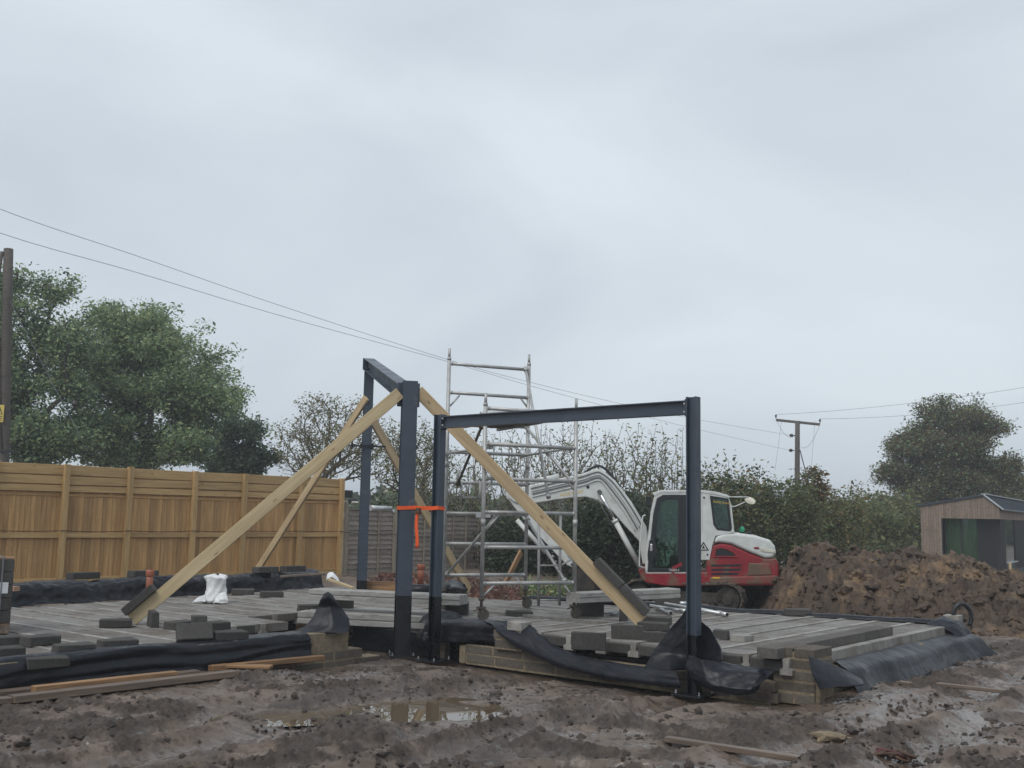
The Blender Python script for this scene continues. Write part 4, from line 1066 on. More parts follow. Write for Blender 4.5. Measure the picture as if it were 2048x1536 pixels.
# ================================================================== FENCES
FV = -10.35
def FW(u, z, o=0.0): return W(u, FV + o, z)
fence = empty('timber_fence', FW(3, .3), 'tall new honey coloured board fence along the left', 'fence')
pu = [-4.85, -3.5, -2.1, -.72, .61, 1.94, 3.44, 4.70, 6.28, 7.51]
for u_ in pu: plank('fence_post', FW(u_, .2, .06), FW(u_, 2.58 + random.uniform(-.01, .02), .06), .105, .105, M['rail'], fence, up=A)
for i in range(len(pu) - 1):
    u0, u1 = pu[i], pu[i + 1]; a0, a1 = u0 + .03, u1 - .03
    for z0, z1, o_ in ((2.375, 2.565, .02), (2.20, 2.355, .02), (2.06, 2.175, .03)):
        t = random.uniform(-.006, .006)
        plank('top_board', FW(a0, (z0 + z1) / 2 + t, o_), FW(a1, (z0 + z1) / 2 - t, o_), .03, z1 - z0, M['rail'], fence)
    plank('backing_board', FW(a0 - .05, 2.3, -.015), FW(a1 + .05, 2.3, -.015), .016, .5, M['fence'], fence)
    for z_, h_ in ((1.24, .09), (.40, .10)): plank('rail', FW(a0, z_, .022), FW(a1, z_ + random.uniform(-.006, .006), .022), .045, h_, M['rail'], fence)
    plank('top_rail', FW(a0, 2.0, -.01), FW(a1, 2.0, -.01), .03, .05, M['fence'], fence)
    n_ = max(1, round((a1 - a0) / .098)); s = (a1 - a0) / n_
    for k in range(n_):
        uu = a0 + s * (k + .5); me = box_mesh('vertical_board', 1.70, s + .006, .016, M['fence'], .002)
        tw = .17
        y = (A + B * tw).normalized(); zc_ = UP.cross(y)
        link_mesh('vertical_board', me, frame(FW(uu, 1.21 + random.uniform(-.006, .006), -.02 + random.uniform(-.002, .002)), UP, y, UP.cross(y)), fence)
cab = empty('cable', FW(3, 1.3, .09), 'dark cable pinned along the middle of the fence', 'cable')
pts = []
for i in range(len(pu) - 1):
    for k in range(8):
        t = k / 8; pts.append(FW(pu[i] * (1 - t) + pu[i + 1] * t, 1.33 - .022 * math.sin(math.pi * t) * (.6 + .4 * nz1(i, 2)), .12))
for i in range(40): pts.append(FW(7.5 + i * .18, 1.32 - .04 * abs(math.sin(i * .35)) - .012 * i * .5, .12))
c = MB(); c.tube(pts, .007, 5); c.build('flex', M['cable'], cab)
fl_ = empty('flood_light', FW(7.62, 2.1, .15), 'small dark floodlight fixed at the end of the timber fence', 'light')
p = PL(697, 988, FW(7.6, 0), B)
c = MB(); c.box(p, A, B, UP, .12, .03, .09); c.build('housing', M['black'], fl_, bevel=.01)
c = MB(); c.box(p + UP * -.17 + B * .08 + A * .08, A, (B + UP * .6).normalized(), (UP - B * .6).normalized(), .11, .06, .05); l2 = c.build('lamp_head', M['black'], fl_, bevel=.01)
c = MB(); c.box(p + UP * -.18 + B * .12 + A * .08, A, (B + UP * .6).normalized(), (UP - B * .6).normalized(), .095, .03, .045); c.build('lens', M['cream'], fl_)

grey = empty('lap_fence', FW(11, .2), 'weathered grey waney lap fence panels beyond the timber fence', 'fence')
gu = [7.72, 9.36, 10.98, 12.6, 14.2, 15.8]
def gtop(u_): return 1.86 - .03 * (u_ - 7.7)
def gbot(u_): return .24 - .045 * (u_ - 7.7)
for i in range(len(gu) - 1):
    u0, u1 = gu[i], gu[i + 1]; zb_, zt_ = gbot((u0 + u1) / 2), gtop((u0 + u1) / 2)
    n_ = 14; h_ = (zt_ - zb_) / n_
    for k in range(n_):
        z_ = zb_ + h_ * (k + .5); mb = MB(); m_ = 9; lo_, hi_ = [], []
        for q in range(m_):
            uu = u0 + .03 + (u1 - u0 - .06) * q / (m_ - 1); j = .012 * nz1(q * .9 + k * 3.3 + i * 11, 4)
            lo_.append(FW(uu, z_ - h_ * .62 + j, .016)); hi_.append(FW(uu, z_ + h_ * .55, -.012))
        mb.grid([lo_, hi_], smooth=False); mb.grid([[p + B * -.008 for p in lo_], lo_], smooth=False)
        o = mb.build('lap_board', M['greywood'], grey)
    for k in range(4):
        uu = u0 + .05 + (u1 - u0 - .1) * k / 3
        plank('batten', FW(uu, zb_, .035), FW(uu, zt_, .035), .03, .045, M['greypost'], grey, up=A)
    plank('capping', FW(u0, zt_ + .02, .01), FW(u1, zt_ + .02, .01), .06, .03, M['greypost'], grey)
for u_ in gu: plank('fence_post', FW(u_, gbot(u_) - .1, .02), FW(u_, gtop(u_) + .08, .02), .08, .08, M['greypost'], grey, up=A)
# things behind the rear column
o = plank('timber_board', G(722, 1174, .5), G(822, 1176, .5), .045, .2, M['orangewood']); tag(o, 'orange brown board on edge behind the raised plank', 'board', 'loose boards')
o = plank('timber_board', G(655, 1158, .62), G(706, 1176, .55), .05, .04, M['prop']); tag(o, 'pale batten end leaning at the right end of the sheet bank', 'board', 'loose boards')
o = plank('timber_board', G(560, 1153, .75), G(650, 1147, .8), .12, .03, M['muddywood']); tag(o, 'dark board lying on the right end of the sheet bank', 'board', 'loose boards')
o = plank('timber_board', DY(1042, 1104, 22.5), DY(1010, 1168, 21.8), .05, .14, M['orangewood']); tag(o, 'reddish board leaning on the lap fence seen through the scaffold', 'board', 'loose boards')
c = MB(); c.tube([DY(741, 1016, 25.5), DY(782, 1018, 26)], .07, 10); c.tube([DY(782, 1018, 26), DY(790, 1026, 26)], .03, 8); tag(c.build('metal_flue', M['alubright'], loc=DY(760, 1016, 25.7)), 'silver metal tube resting on top of the lap fence', 'tube')

def lathe_pipe(name, p, h, r, label, m_='terracotta', cat='drain pipe'):
    t = empty(name, p, label, cat, 'terracotta drain pipes'); p = Vector(p)
    c = MB(); c.tube([p, p + UP * h], r, 14); c.build('pipe', M[m_], t)
    c = MB(); c.tube([p + UP * (h - .11), p + UP * (h - .09), p + UP * (h - .03), p + UP * h], [r * 1.02, r * 1.24, r * 1.24, r * 1.12], 14); c.build('socket', M[m_], t)
p = G(297, 1200, DL); lathe_pipe('drain_pipe', p, PL(297, 1139, p, VIEW).z - p.z, .052, 'terracotta drain pipe rising from the left slab by the prop')
p = G(841, 1172, DECK); lathe_pipe('drain_pipe', p, PL(841, 1128, p, VIEW).z - p.z, .06, 'terracotta drain pipe between the two near columns far behind')
c = MB(); c.tube([G(808, 1180, .58), G(868, 1181, .58), G(893, 1174, .60)], [.09, .09, .075], 12); tag(c.build('sheet_roll', M['dpm'], loc=G(850, 1180, .5)), 'rolled black sheet lying behind the raised plank', 'roll')
sheet('damp_proof_sheet', [[G(885, 1168, .6), G(905, 1160, .66), G(930, 1168, .62)], [G(880, 1182, .55), G(905, 1175, .6), G(935, 1180, .52)], [G(880, 1186, .47), G(905, 1186, .5), G(930, 1186, .47)]], 'crumpled black sheet by the foot of the rear right prop', 16, 20, .03, 6)
# white sack
sb = G(420, 1207, DL); sr = .0
mb = MB(); rows = []
hgt = PL(420, 1150, sb, VIEW).z - DL
for i in range(22):
    t = i / 21; row = []
    w_ = np.interp(t, [0, .06, .2, .55, .8, .93, 1], [.13, .19, .165, .125, .15, .17, .04]); dp = w_ * .7
    for k in range(28):
        a_ = 2 * math.pi * k / 28; q = 1 + .13 * math.sin(3 * a_ + t * 5) + .10 * math.sin(7 * a_ - t * 9) + .05 * nz1(k * .9 + i * .55, 2)
        row.append(sb + Vector((.03 * math.sin(t * 3) + .04 * t + w_ * q * math.cos(a_), .12 + dp * q * math.sin(a_), .005 + hgt * t * (1 + .03 * math.sin(2 * a_)))))
    row.append(row[0]); rows.append(row)
mb.grid(rows); o = mb.build('rubble_sack', M['sack'], loc=sb); tag(o, 'crumpled white woven sack standing on the left slab', 'sack', 'white sacks')
sheet('sack_flap', [[sb + Vector((-.22, .05, .06)), sb + Vector((-.15, .0, .10)), sb + Vector((-.08, .02, .13))], [sb + Vector((-.26, -.02, .01)), sb + Vector((-.17, -.05, .03)), sb + Vector((-.06, -.03, .02))]], 'small white sack corner spread left of the standing sack', 12, 14, .02, 9, 'sack', 'white sacks', 'sack')
sheet('sack_flap', [[sb + Vector((.08, .05, .13)), sb + Vector((.17, .02, .17)), sb + Vector((.22, .04, .16))], [sb + Vector((.08, -.03, .05)), sb + Vector((.19, -.05, .08)), sb + Vector((.28, -.02, .05))], [sb + Vector((.06, -.05, .01)), sb + Vector((.17, -.08, .01)), sb + Vector((.27, -.03, .01))]], 'white sack piece spread right of the standing sack', 14, 14, .03, 9, 'sack', 'white sacks', 'sack')
p = G(655, 1148, .8)
sheet('sack_flap', [[p, p + Vector((.07, 0, .03)), p + Vector((.14, 0, -.02))], [p + Vector((.0, -.1, -.06)), p + Vector((.10, -.12, -.05)), p + Vector((.22, -.1, -.11))]], 'scrap of white sack on the right end of the sheet bank', 12, 14, .02, 9, 'sack', 'white sacks', 'sack')
# pack of blocks on a pallet at the left edge
pb = G(19, 1268, DL); pk = empty('block_pack', pb + Vector((-.5, .4, 0)), 'strapped pack of dark blocks on a pallet at the left picture edge', 'block pack')
pd = (A * .35 + Vector((1, 0, 0)) * .9); pd = Vector((.85, .52, 0)).normalized(); py = UP.cross(pd); org = pb - pd * 1.0
topz = PL(20, 1113, pb, VIEW).z
for s in (0, .45, .9): plank('pallet_bearer', org + pd * (.05 + s) + py * .0 + UP * .05, org + pd * (.05 + s) + py * .9 + UP * .05, .09, .09, M['muddywood'], pk)
for k in range(5): plank('pallet_board', org + py * (.06 + k * .2) + UP * .105, org + pd * 1.0 + py * (.06 + k * .2) + UP * .105, .1, .02, M['pallet'], pk)
nl_ = 5; hh = (topz - DL - .115 - .03) / nl_
for l_ in range(nl_):
    for k in range(5):
        for q in range(2):
            o_ = org + pd * (.10 + k * .2) + py * (.22 + q * .45) + UP * (.115 + hh * (l_ + .5))
            link_mesh('block', box_mesh('block', .44, .195, hh - .006, M['block'], .005), frame(o_, py, -pd, UP), pk)
plank('top_batten', org + py * .05 + UP * (topz - DL - .015), org + pd * 1.0 + py * .05 + UP * (topz - DL - .015), .08, .022, M['pallet'], pk)
c = MB(); sx = pd * .88
for p_, q_ in (((0, -.012, .12), (0, -.012, topz - DL)), ((0, -.012, topz - DL), (0, .92, topz - DL))):
    c.bar(org + sx + py * p_[1] + UP * p_[2], org + sx + py * q_[1] + UP * q_[2], .016, .004, py if p_[2] < .2 else UP)
c.build('steel_band', M['tape'], pk)
c = MB(); c.box(org + pd * .90 - py * .008 + UP * .5, pd, py, UP, .05, .002, .06); c.build('torn_label', M['paper'], pk)
o = plank('timber_offcut', G(22, 1178, .68), G(34, 1177, .68), .1, .06, M['pallet']); tag(o, 'short pale offcut resting on the sheet beside the block pack', 'offcut')

# aluminium tubes lying on the right slab
def lying(px0, px1, r, label, m_='alubright', z=.03, z2=None):
    t = empty('scaffold_tube', G(*px0, DECK), label, 'tube', 'aluminium scaffold tubes lying on the slab')
    p0, p1 = G(*px0, DECK + z), G(*px1, DECK + (z2 or z)); d = (p1 - p0).normalized()
    c = MB(); c.tube([p0, p1], r, 10); c.build('tube', M[m_], t)
    c = MB(); c.tube([p1 - d * .10, p1 + d * .02], r * 1.35, 10); c.build('end_clip', M[m_], t)
    c = MB(); c.tube([p1 + d * .02, p1 + d * .03], r * 1.0, 10); c.build('end_plug', M['black'], t)
lying((1288, 1206), (1372, 1207), .024, 'aluminium tube lying farthest back beside the right column')
lying((1310, 1214), (1341, 1226), .024, 'short aluminium tube ending nearest the right prop foot')
lying((1300, 1211), (1372, 1222), .022, 'aluminium tube in the middle of the pile left of the right column', z=.07, z2=.03)
lying((1330, 1207), (1452, 1229), .024, 'long aluminium tube ending right of the right column', z=.08, z2=.03)
lying((1372, 1212), (1440, 1226), .022, 'aluminium tube half hidden behind the right column', z=.03)
lying((1205, 1226), (1232, 1226), .02, 'thin tube between dark blocks left of the right prop')
# hoop of corrugated pipe on a small pier, steel pin
hp = G(1908, 1284, .1)
pr_ = empty('block_pier', hp, 'small pale block stack at the far right corner of the slab', 'pier')
for k in range(3): link_mesh('block', box_mesh('block', .215, .215, .095, M['beam'], .005), frame(hp + UP * (.12 + k * .105), A, -B, UP), pr_)
hpz = hp + Vector((.05, -.15, 0))
c = MB(); hr = .17; pts = []
for k in range(25):
    a_ = math.pi * (1.25 - 1.5 * k / 24) ; pts.append(hpz + Vector((.06 + hr * .75 * math.cos(a_), .1, .36 + hr * math.sin(a_) * 1.05)))
rr = [(.034 if k % 2 else .027) for k in range(25)]
c.tube(pts, rr, 10); tag(c.build('corrugated_hose', M['black'], loc=hp), 'black corrugated hose bent in a hoop at the far right corner', 'hose')
p = G(1918, 1232, .25); c = MB(); c.tube([p, p + UP * (PL(1914, 1147, p, VIEW).z - .25) + Vector((-.03, 0, 0))], .012, 6); tag(c.build('steel_pin', M['rust'], loc=p), 'thin rusty steel pin standing in the soil at the right', 'steel pin')
p = G(2022, 1168, .25); o = plank('timber_peg', p, p + UP * .55, .06, .05, M['prop'], up=A); tag(o, 'pale timber peg standing before the cabin', 'peg')

# boards lying in the mud
def gz(p): return float(ground_h(np.array([p.x]), np.array([p.y]))[0][0])
def mudboard(px0, px1, w, h, m_, label, dz=.0, z0=0.0):
    p0, p1 = G(*px0, z0), G(*px1, z0); z_ = max(gz(p0), gz(p1), gz((p0 + p1) / 2)) + h / 2 + dz - .012
    p0.z = p1.z = z_; o = plank('timber_board', p0, p1, w, h, M[m_], bev=.004); tag(o, label, 'board', 'boards lying in the mud')
mudboard((-60, 1392), (395, 1344), .12, .05, 'muddywood', 'long muddy board farthest back along the left wall foot', 0, .13)
mudboard((66, 1388), (352, 1356), .10, .07, 'orangewood', 'orange wet board in the pile along the left wall foot', .03, .14)
mudboard((22, 1405), (470, 1352), .13, .06, 'muddywood', 'long grey board nearest in the pile along the left wall foot', 0, .12)
mudboard((-60, 1412), (60, 1400), .13, .05, 'muddywood', 'muddy board end at the left picture edge', 0, .12)
mudboard((420, 1352), (645, 1329), .10, .05, 'orangewood', 'reddish board running right along the left wall foot', .01, .06)
mudboard((398, 1347), (542, 1351), .13, .03, 'orangewood', 'split orange board with a torn end on the mud', .03, .06)
mudboard((1875, 1393), (2012, 1409), .07, .035, 'muddywood', 'brown batten lying in the mud at the right', .005)
mudboard((1800, 1385), (1822, 1389), .07, .03, 'muddywood', 'short brown stub sticking out of the mud right of the sheet', .005)
mudboard((1332, 1503), (1600, 1545), .07, .04, 'muddywood', 'pale edged batten in the mud at the bottom of the picture', .01)
# muddy red sling with iron rings
sp = G(1785, 1527, 0); sp.z = gz(sp)
sl = empty('lifting_sling', sp, 'muddy red lifting sling with iron links at the bottom right', 'sling')
for k in range(7):
    a0 = k * .9; cpt = sp + Vector((.08 * math.cos(a0 * 1.3) * (1 + .3 * (k % 2)), .05 * math.sin(a0), .03 + .012 * (k % 3)))
    pts = [cpt + Vector((.055 * math.cos(t) , .03 * math.sin(t), .02 * math.sin(t + a0))) for t in np.linspace(0, 2 * math.pi, 15)]
    c = MB(); c.tube(pts, .011, 6, False); c.build('chain_link', M['rust'], sl)
for k in range(2):
    pts = [sp + Vector((-.12 + .2 * t + .03 * k, .03 - .06 * t + .05 * math.sin(6 * t + k), .03 + .04 * math.sin(3 * t + k))) for t in np.linspace(0, 1, 14)]
    c = MB(); c.tube(pts, .012, 6); c.build('strap', M['redstrap'], sl)
rp_ = G(1660, 1482, 0); rp_.z = gz(rp_) + .02
c = MB(); lv, lf = lump_set(1, 2, 9)[0]; c.add([rp_ + Vector((p[0] * .14, p[1] * .09, p[2] * .06)) for p in lv], [tuple(f) for f in lf]); tag(c.build('stone', M['mortar'], loc=rp_), 'pale flat stone lying in the mud at the bottom right', 'stone')
# ================================================================== EXCAVATOR
EY = 21.4
em = DY(1400, 1224, EY); en = Vector((em.x, em.y, 0)).normalized(); ex = Vector((en.y, -en.x, 0))   # en away, ex to the rear (right)
def EP(x, y, w=0.0): return PL(x, y, em + en * w, en)
EZ = EP(1400, 1226).z
digger = empty('excavator', em + en * .95 + UP * (EZ - em.z), 'white and red tracked digger parked behind the slab', 'excavator')
def eprism(poly, w0, w1, name, m_, parent=digger, bev=.02, seg=2):
    c = MB(); c.prism([EP(x, y) + en * w0 for x, y in poly], en * (w1 - w0)); return c.build(name, M[m_], parent, bevel=bev, seg=seg)
def ering(o_, i_, w0, w1, name, m_, parent=digger):
    c = MB(); c.ring([EP(x, y) + en * w0 for x, y in o_], [EP(x, y) + en * w0 for x, y in i_], en * (w1 - w0)); return c.build(name, M[m_], parent, bevel=.008)
house = eprism([(1276, 1140), (1290, 1133), (1296, 1146), (1416, 1144), (1416, 1172), (1330, 1172), (1292, 1165), (1283, 1158)], .0, 1.95, 'platform_skirt', 'red')
eng = eprism([(1413, 1120), (1419, 1119), (1425, 1092), (1441, 1087), (1462, 1090), (1500, 1107), (1530, 1118), (1553, 1117), (1558, 1130), (1558, 1163), (1550, 1171), (1413, 1172)], .0, 1.95, 'engine_cover', 'red', bev=.06, seg=3)
eprism([(1417, 1152), (1555, 1149), (1557, 1164), (1550, 1170), (1418, 1171)], -.012, 1.96, 'mud_caked_counterweight', 'redmud', bev=.05, seg=3)
eprism([(1497, 1126), (1540, 1127), (1545, 1150), (1495, 1152)], -.013, .03, 'mud_splash', 'redmud', eng, .02)
eprism([(1427, 1087), (1432, 1072), (1446, 1067), (1475, 1066), (1512, 1071), (1540, 1080), (1550, 1092), (1553, 1107), (1546, 1117), (1530, 1117), (1500, 1105), (1462, 1088), (1440, 1085)], -.01, 1.93, 'bonnet', 'white', bev=.07, seg=4)
eprism([(1508, 1094), (1518, 1094), (1518, 1098), (1508, 1098)], -.02, .02, 'tail_light', 'red', bev=.004)
eprism([(1519, 1096), (1550, 1101), (1550, 1106), (1522, 1103)], -.022, .02, 'bonnet_handle', 'cream', bev=.004)
ering([(1427, 1115), (1430, 1096), (1441, 1093), (1455, 1095), (1470, 1104), (1478, 1115)], [(1431, 1112), (1433, 1099), (1441, 1097), (1453, 1099), (1466, 1106), (1472, 1112)], -.02, .02, 'grille_surround', 'red')
eprism([(1431, 1112), (1433, 1099), (1441, 1097), (1453, 1099), (1466, 1106), (1472, 1112)], -.004, .02, 'side_grille', 'black', bev=0)
for k, (x1, y0) in enumerate(((1484, 1129), (1484, 1137.5), (1478, 1146))):
    eprism([(1423, y0), (x1, y0 - .5), (x1 - 4, y0 + 3.6), (1422, y0 + 4)], -.006, .02, 'louvre', 'black', eng, 0)
eprism([(1425, 1154), (1440, 1154), (1440, 1157), (1425, 1157)], -.02, .0, 'data_plate', 'yellow', eng, 0)
# cab shell, both sides, see-through
o_ = [(1289, 1147), (1293, 1100), (1301, 1025), (1308, 994), (1323, 984), (1404, 984), (1405, 1062), (1399, 1085), (1399, 1147)]
i_ = [(1295, 1144), (1299, 1100), (1307, 1027), (1314, 997), (1326, 990), (1400, 990), (1400, 1060), (1395, 1084), (1395, 1144)]
cabp = empty('cab', EP(1350, 1146)); cabp.parent = digger; cabp.location = EP(1350, 1146) - digger.location
for w0 in (0.0, 1.0):
    ering(o_, i_, w0 - .0, w0 + .05, 'door_frame', 'white', cabp)
    eprism([(1404, 984), (1422, 986), (1420, 992), (1427, 1050), (1434, 1060), (1461, 1063), (1466, 1067), (1431, 1072), (1425, 1090), (1419, 1120), (1399, 1120), (1398, 1085), (1405, 1062)], w0, w0 + .05, 'rear_pillar', 'white', cabp, .01)
    eprism([(1421, 986), (1430, 987), (1457, 994), (1463, 1010), (1469, 1067), (1461, 1064), (1464, 1057), (1457, 998), (1420, 992)], w0, w0 + .05, 'corner_pillar', 'white', cabp, .01)
    ering([(1420, 991), (1457, 997), (1464, 1058), (1460, 1063), (1434, 1060), (1427, 1050)], [(1425, 995), (1453, 1000), (1459, 1056), (1456, 1058), (1437, 1056), (1431, 1048)], w0 - .008 if w0 == 0 else w0 + .05, w0 + .03, 'window_seal', 'black', cabp)
    eprism([(1424, 994), (1454, 999), (1460, 1057), (1436, 1057), (1430, 1049)], w0 + .012, w0 + .018, 'rear_window', 'glass', cabp, 0)
    ering([(1295, 1144), (1299, 1100), (1307, 1027), (1314, 997), (1326, 990), (1363, 990), (1363, 1144)], [(1304, 1137), (1308, 1100), (1314, 1030), (1320, 1004), (1330, 998), (1356, 998), (1356, 1137)], w0 - .012 if w0 == 0 else w0 + .05, w0 + .03, 'door_seal', 'black', cabp)
    eprism([(1304, 1138), (1308, 1100), (1314, 1030), (1320, 1003), (1330, 997), (1357, 997), (1357, 1138)], w0 + .006, w0 + .012, 'door_glass', 'glass', cabp, 0)
    eprism([(1363, 990), (1373, 990), (1373, 1144), (1363, 1144)], w0 - .006, w0 + .05, 'middle_pillar', 'black', cabp, .004)
    eprism([(1373, 990), (1400, 990), (1400, 1060), (1395, 1084), (1395, 1110), (1373, 1110)], w0 + .012, w0 + .018, 'side_window', 'glass', cabp, 0)
    eprism([(1373, 1108), (1396, 1108), (1396, 1146), (1373, 1146)], w0 + .002, w0 + .045, 'lower_panel', 'red', cabp, .004)
eprism([(1295, 1108), (1299, 1080), (1306, 1078), (1312, 1086), (1314, 1104), (1310, 1114), (1303, 1119), (1296, 1122)], -.03, .0, 'lock_housing', 'black', cabp, .008)
eprism([(1300, 1088), (1305, 1088), (1305, 1102), (1300, 1102)], -.045, -.03, 'door_handle', 'chrome', cabp, .004)
eprism([(1304, 986), (1323, 980), (1404, 980), (1430, 983), (1456, 990), (1459, 996), (1430, 989.5), (1404, 986), (1323, 986), (1310, 993)], -.01, 1.06, 'roof', 'white', cabp, .012)
eprism([(1314, 1144), (1400, 1144), (1400, 1150), (1314, 1150)], .02, 1.03, 'cab_floor', 'black', cabp, 0)
for y0, y1, w0, w1 in ((985, 1146, .0, .05), (985, 1146, .98, 1.05)): pass
c = MB(); c.prism([EP(1289, 1147) + en * .05, EP(1295, 1100) + en * .05, EP(1303, 1022) + en * .05, EP(1311, 993) + en * .05], en * .0001)
# seat and controls
eprism([(1338, 1140), (1338, 1112), (1366, 1108), (1370, 1140)], .28, .72, 'seat', 'black', cabp, .03)
eprism([(1358, 1112), (1362, 1040), (1370, 1036), (1376, 1042), (1374, 1112)], .28, .72, 'seat_back', 'black', cabp, .03)
for w0 in (.2, .8): c = MB(); c.tube([EP(1332, 1125, w0), EP(1328, 1098, w0)], .018, 6); c.build('joystick', M['black'], cabp)
eprism([(1344, 1134), (1355, 1128), (1364, 1124), (1364, 1132), (1352, 1136), (1348, 1146), (1343, 1146)], -.02, -.012, 'red_badge', 'red', cabp, 0)
def text_part(name, s, p, dx, dz, size, m_, parent, depth=.002):
    cu_ = bpy.data.curves.new(name, 'FONT'); cu_.body = s; cu_.size = size; cu_.extrude = depth; cu_.align_x = 'LEFT'
    to = bpy.data.objects.new(name, cu_); col.objects.link(to)
    dg_ = bpy.context.evaluated_depsgraph_get(); me = bpy.data.meshes.new_from_object(to.evaluated_get(dg_)); bpy.data.objects.remove(to)
    me.materials.clear(); me.materials.append(M[m_])
    return link_mesh(name, me, frame(p, dx, dz, dx.cross(dz)), parent)
text_part('model_number', 'TB260-2', EP(1337, 1142, -.03), ex, UP, .062, 'white', cabp)
text_part('window_lettering', 'HUGE PLANT', EP(1426, 1004.5, -.012), (ex - UP * .13).normalized(), (UP + ex * .13).normalized(), .058, 'yellow', cabp)
ering([(1396, 1101), (1407, 1083), (1418, 1101)], [(1400, 1099), (1407, 1087), (1414, 1099)], -.006, .0, 'warning_triangle', 'black', cabp)
eprism([(1404, 1097), (1407, 1090), (1410, 1097)], -.004, .0, 'warning_symbol', 'black', cabp, 0)
for x, y in ((1408, 995), (1415, 1109)):
    c = MB(); c.tube([EP(x, y, -.012), EP(x, y, .0)], .02, 8); c.build('grommet', M['black'], cabp)
# front grab rail, mirror, work lights
c = MB(); c.tube([EP(1291, 1030, -.05), EP(1286, 1032, -.05), EP(1284, 1045, -.05), EP(1280, 1090, -.05), EP(1278, 1132, -.05), EP(1288, 1136, -.05)], .016, 8); c.build('grab_rail', M['white'], digger)
c = MB(); c.box(EP(1297, 1003, .1), ex, en, UP, .05, .05, .10); c.build('work_light', M['black'], digger, bevel=.01)
for p_ in ([EP(1456, 994, .02), EP(1497, 994, .0)], [EP(1463, 1013, .02), EP(1470, 1013, .02), EP(1490, 1004, .0)]): c = MB(); c.tube(p_, .013, 6); c.build('mirror_arm', M['white'], digger)
mc = EP(1500, 1001, -.02); mn = (-en + ex * -.25 + UP * .35).normalized(); mx_ = (ex - UP * .55).normalized(); mz_ = mn.cross(mx_).normalized(); mx_ = mz_.cross(mn)
c = MB(); c.add([mc + mx_ * (.115 * math.cos(t)) + mz_ * (.07 * math.sin(t)) for t in np.linspace(0, 2 * math.pi, 24, endpoint=False)] + [mc + mn * .03], [(k, (k + 1) % 24, 24) for k in range(24)], True)
c.add([mc + mx_ * (.115 * math.cos(t)) + mz_ * (.07 * math.sin(t)) for t in np.linspace(0, 2 * math.pi, 24, endpoint=False)] + [mc - mn * .035], [((k + 1) % 24, k, 24) for k in range(24)], True)
c.build('mirror', M['cream'], digger)
bc = EP(1484, 1067, .5)
c = MB(); c.tube([bc, bc + UP * .03], .05, 12); c.build('beacon_base', M['black'], digger)
c = MB(); c.tube([bc + UP * .03, bc + UP * .09, bc + UP * .13, bc + UP * .145], [.058, .056, .04, .008], 14); c.build('beacon', M['lamp_green'], digger)
eprism([(1488, 1069), (1503, 1062), (1505, 1056), (1506, 1072)], .5, .62, 'exhaust', 'black', digger, .005)
# tracks, turned a little under the house
tr = empty('undercarriage', em + en * .95 + UP * (EZ - em.z)); tr.parent = digger; tr.location = (0, 0, 0)
yaw_t = math.radians(15); tx = ex * math.cos(yaw_t) - en * math.sin(yaw_t) * -1; tx = (ex * math.cos(yaw_t) + en * math.sin(yaw_t) * -1).normalized(); ty = UP.cross(tx)
if ty.dot(en) < 0: ty = -ty
ctr = EP(1388, 1226) + en * .95; ctr.z = EZ
TL, TR_, TH = 1.22, .30, .60
for s in (-1, 1):
    c = MB(); c0 = ctr + ty * (s * .78); N_ = 64; rows = []
    per = []
    for k in range(N_):
        t = k / N_; Ls = 2 * (TL - TR_); tot = 2 * Ls + 2 * math.pi * TR_; d = t * tot
        if d < Ls: q = (-(TL - TR_) + d, 0)
        elif d < Ls + math.pi * TR_: a_ = (d - Ls) / TR_ - math.pi / 2; q = ((TL - TR_) + TR_ * math.cos(a_), TR_ + TR_ * math.sin(a_))
        elif d < 2 * Ls + math.pi * TR_: q = ((TL - TR_) - (d - Ls - math.pi * TR_), 2 * TR_ - .03 * math.sin(math.pi * (d - Ls - math.pi * TR_) / Ls))
        else: a_ = (d - 2 * Ls - math.pi * TR_) / TR_ + math.pi / 2; q = (-(TL - TR_) + TR_ * math.cos(a_), TR_ + TR_ * math.sin(a_))
        per.append(q)
    for k in range(N_):
        q, q2 = per[k], per[(k + 1) % N_]
        m_ = Vector(((q[0] + q2[0]) / 2, 0, (q[1] + q2[1]) / 2)); dd = (tx * (q2[0] - q[0]) + UP * (q2[1] - q[1])); ln = dd.length; dd.normalize(); nn = dd.cross(ty)
        pc_ = c0 + tx * m_.x + UP * m_.z
        c.box(pc_, dd, ty, nn, ln / 2 + .004, .2, .016)
        if k % 2 == 0: c.box(pc_ + (nn if nn.dot(pc_ - (c0 + UP * TR_ + tx * max(-(TL - TR_), min(TL - TR_, m_.x)))) > 0 else -nn) * .026, dd, ty, nn, ln / 2 * .7, .19, .014)
    trk = c.build('track', M['track'], tr)
    for xx, rr_ in ((TL - TR_, .24), (-(TL - TR_), .24)):
        q = c0 + tx * xx + UP * TR_; c = MB(); c.tube([q - ty * .12, q + ty * .12], rr_, 20); c.tube([q - ty * .16, q + ty * .16], rr_ * .45, 14); c.build('sprocket', M['undercarriage'], tr)
    for xx in np.linspace(-.6, .6, 4): q = c0 + tx * xx + UP * .12; c = MB(); c.tube([q - ty * .14, q + ty * .14], .085, 12); c.build('roller', M['undercarriage'], tr)
    c = MB(); c.box(c0 + UP * .30, tx, ty, UP, .85, .12, .11); c.build('track_frame', M['undercarriage'], tr, bevel=.02)
c = MB(); c.box(ctr + UP * .38, tx, ty, UP, .45, .6, .12); c.tube([ctr + UP * .45, ctr + UP * .66], .42, 20); c.build('slew_ring', M['undercarriage'], tr)
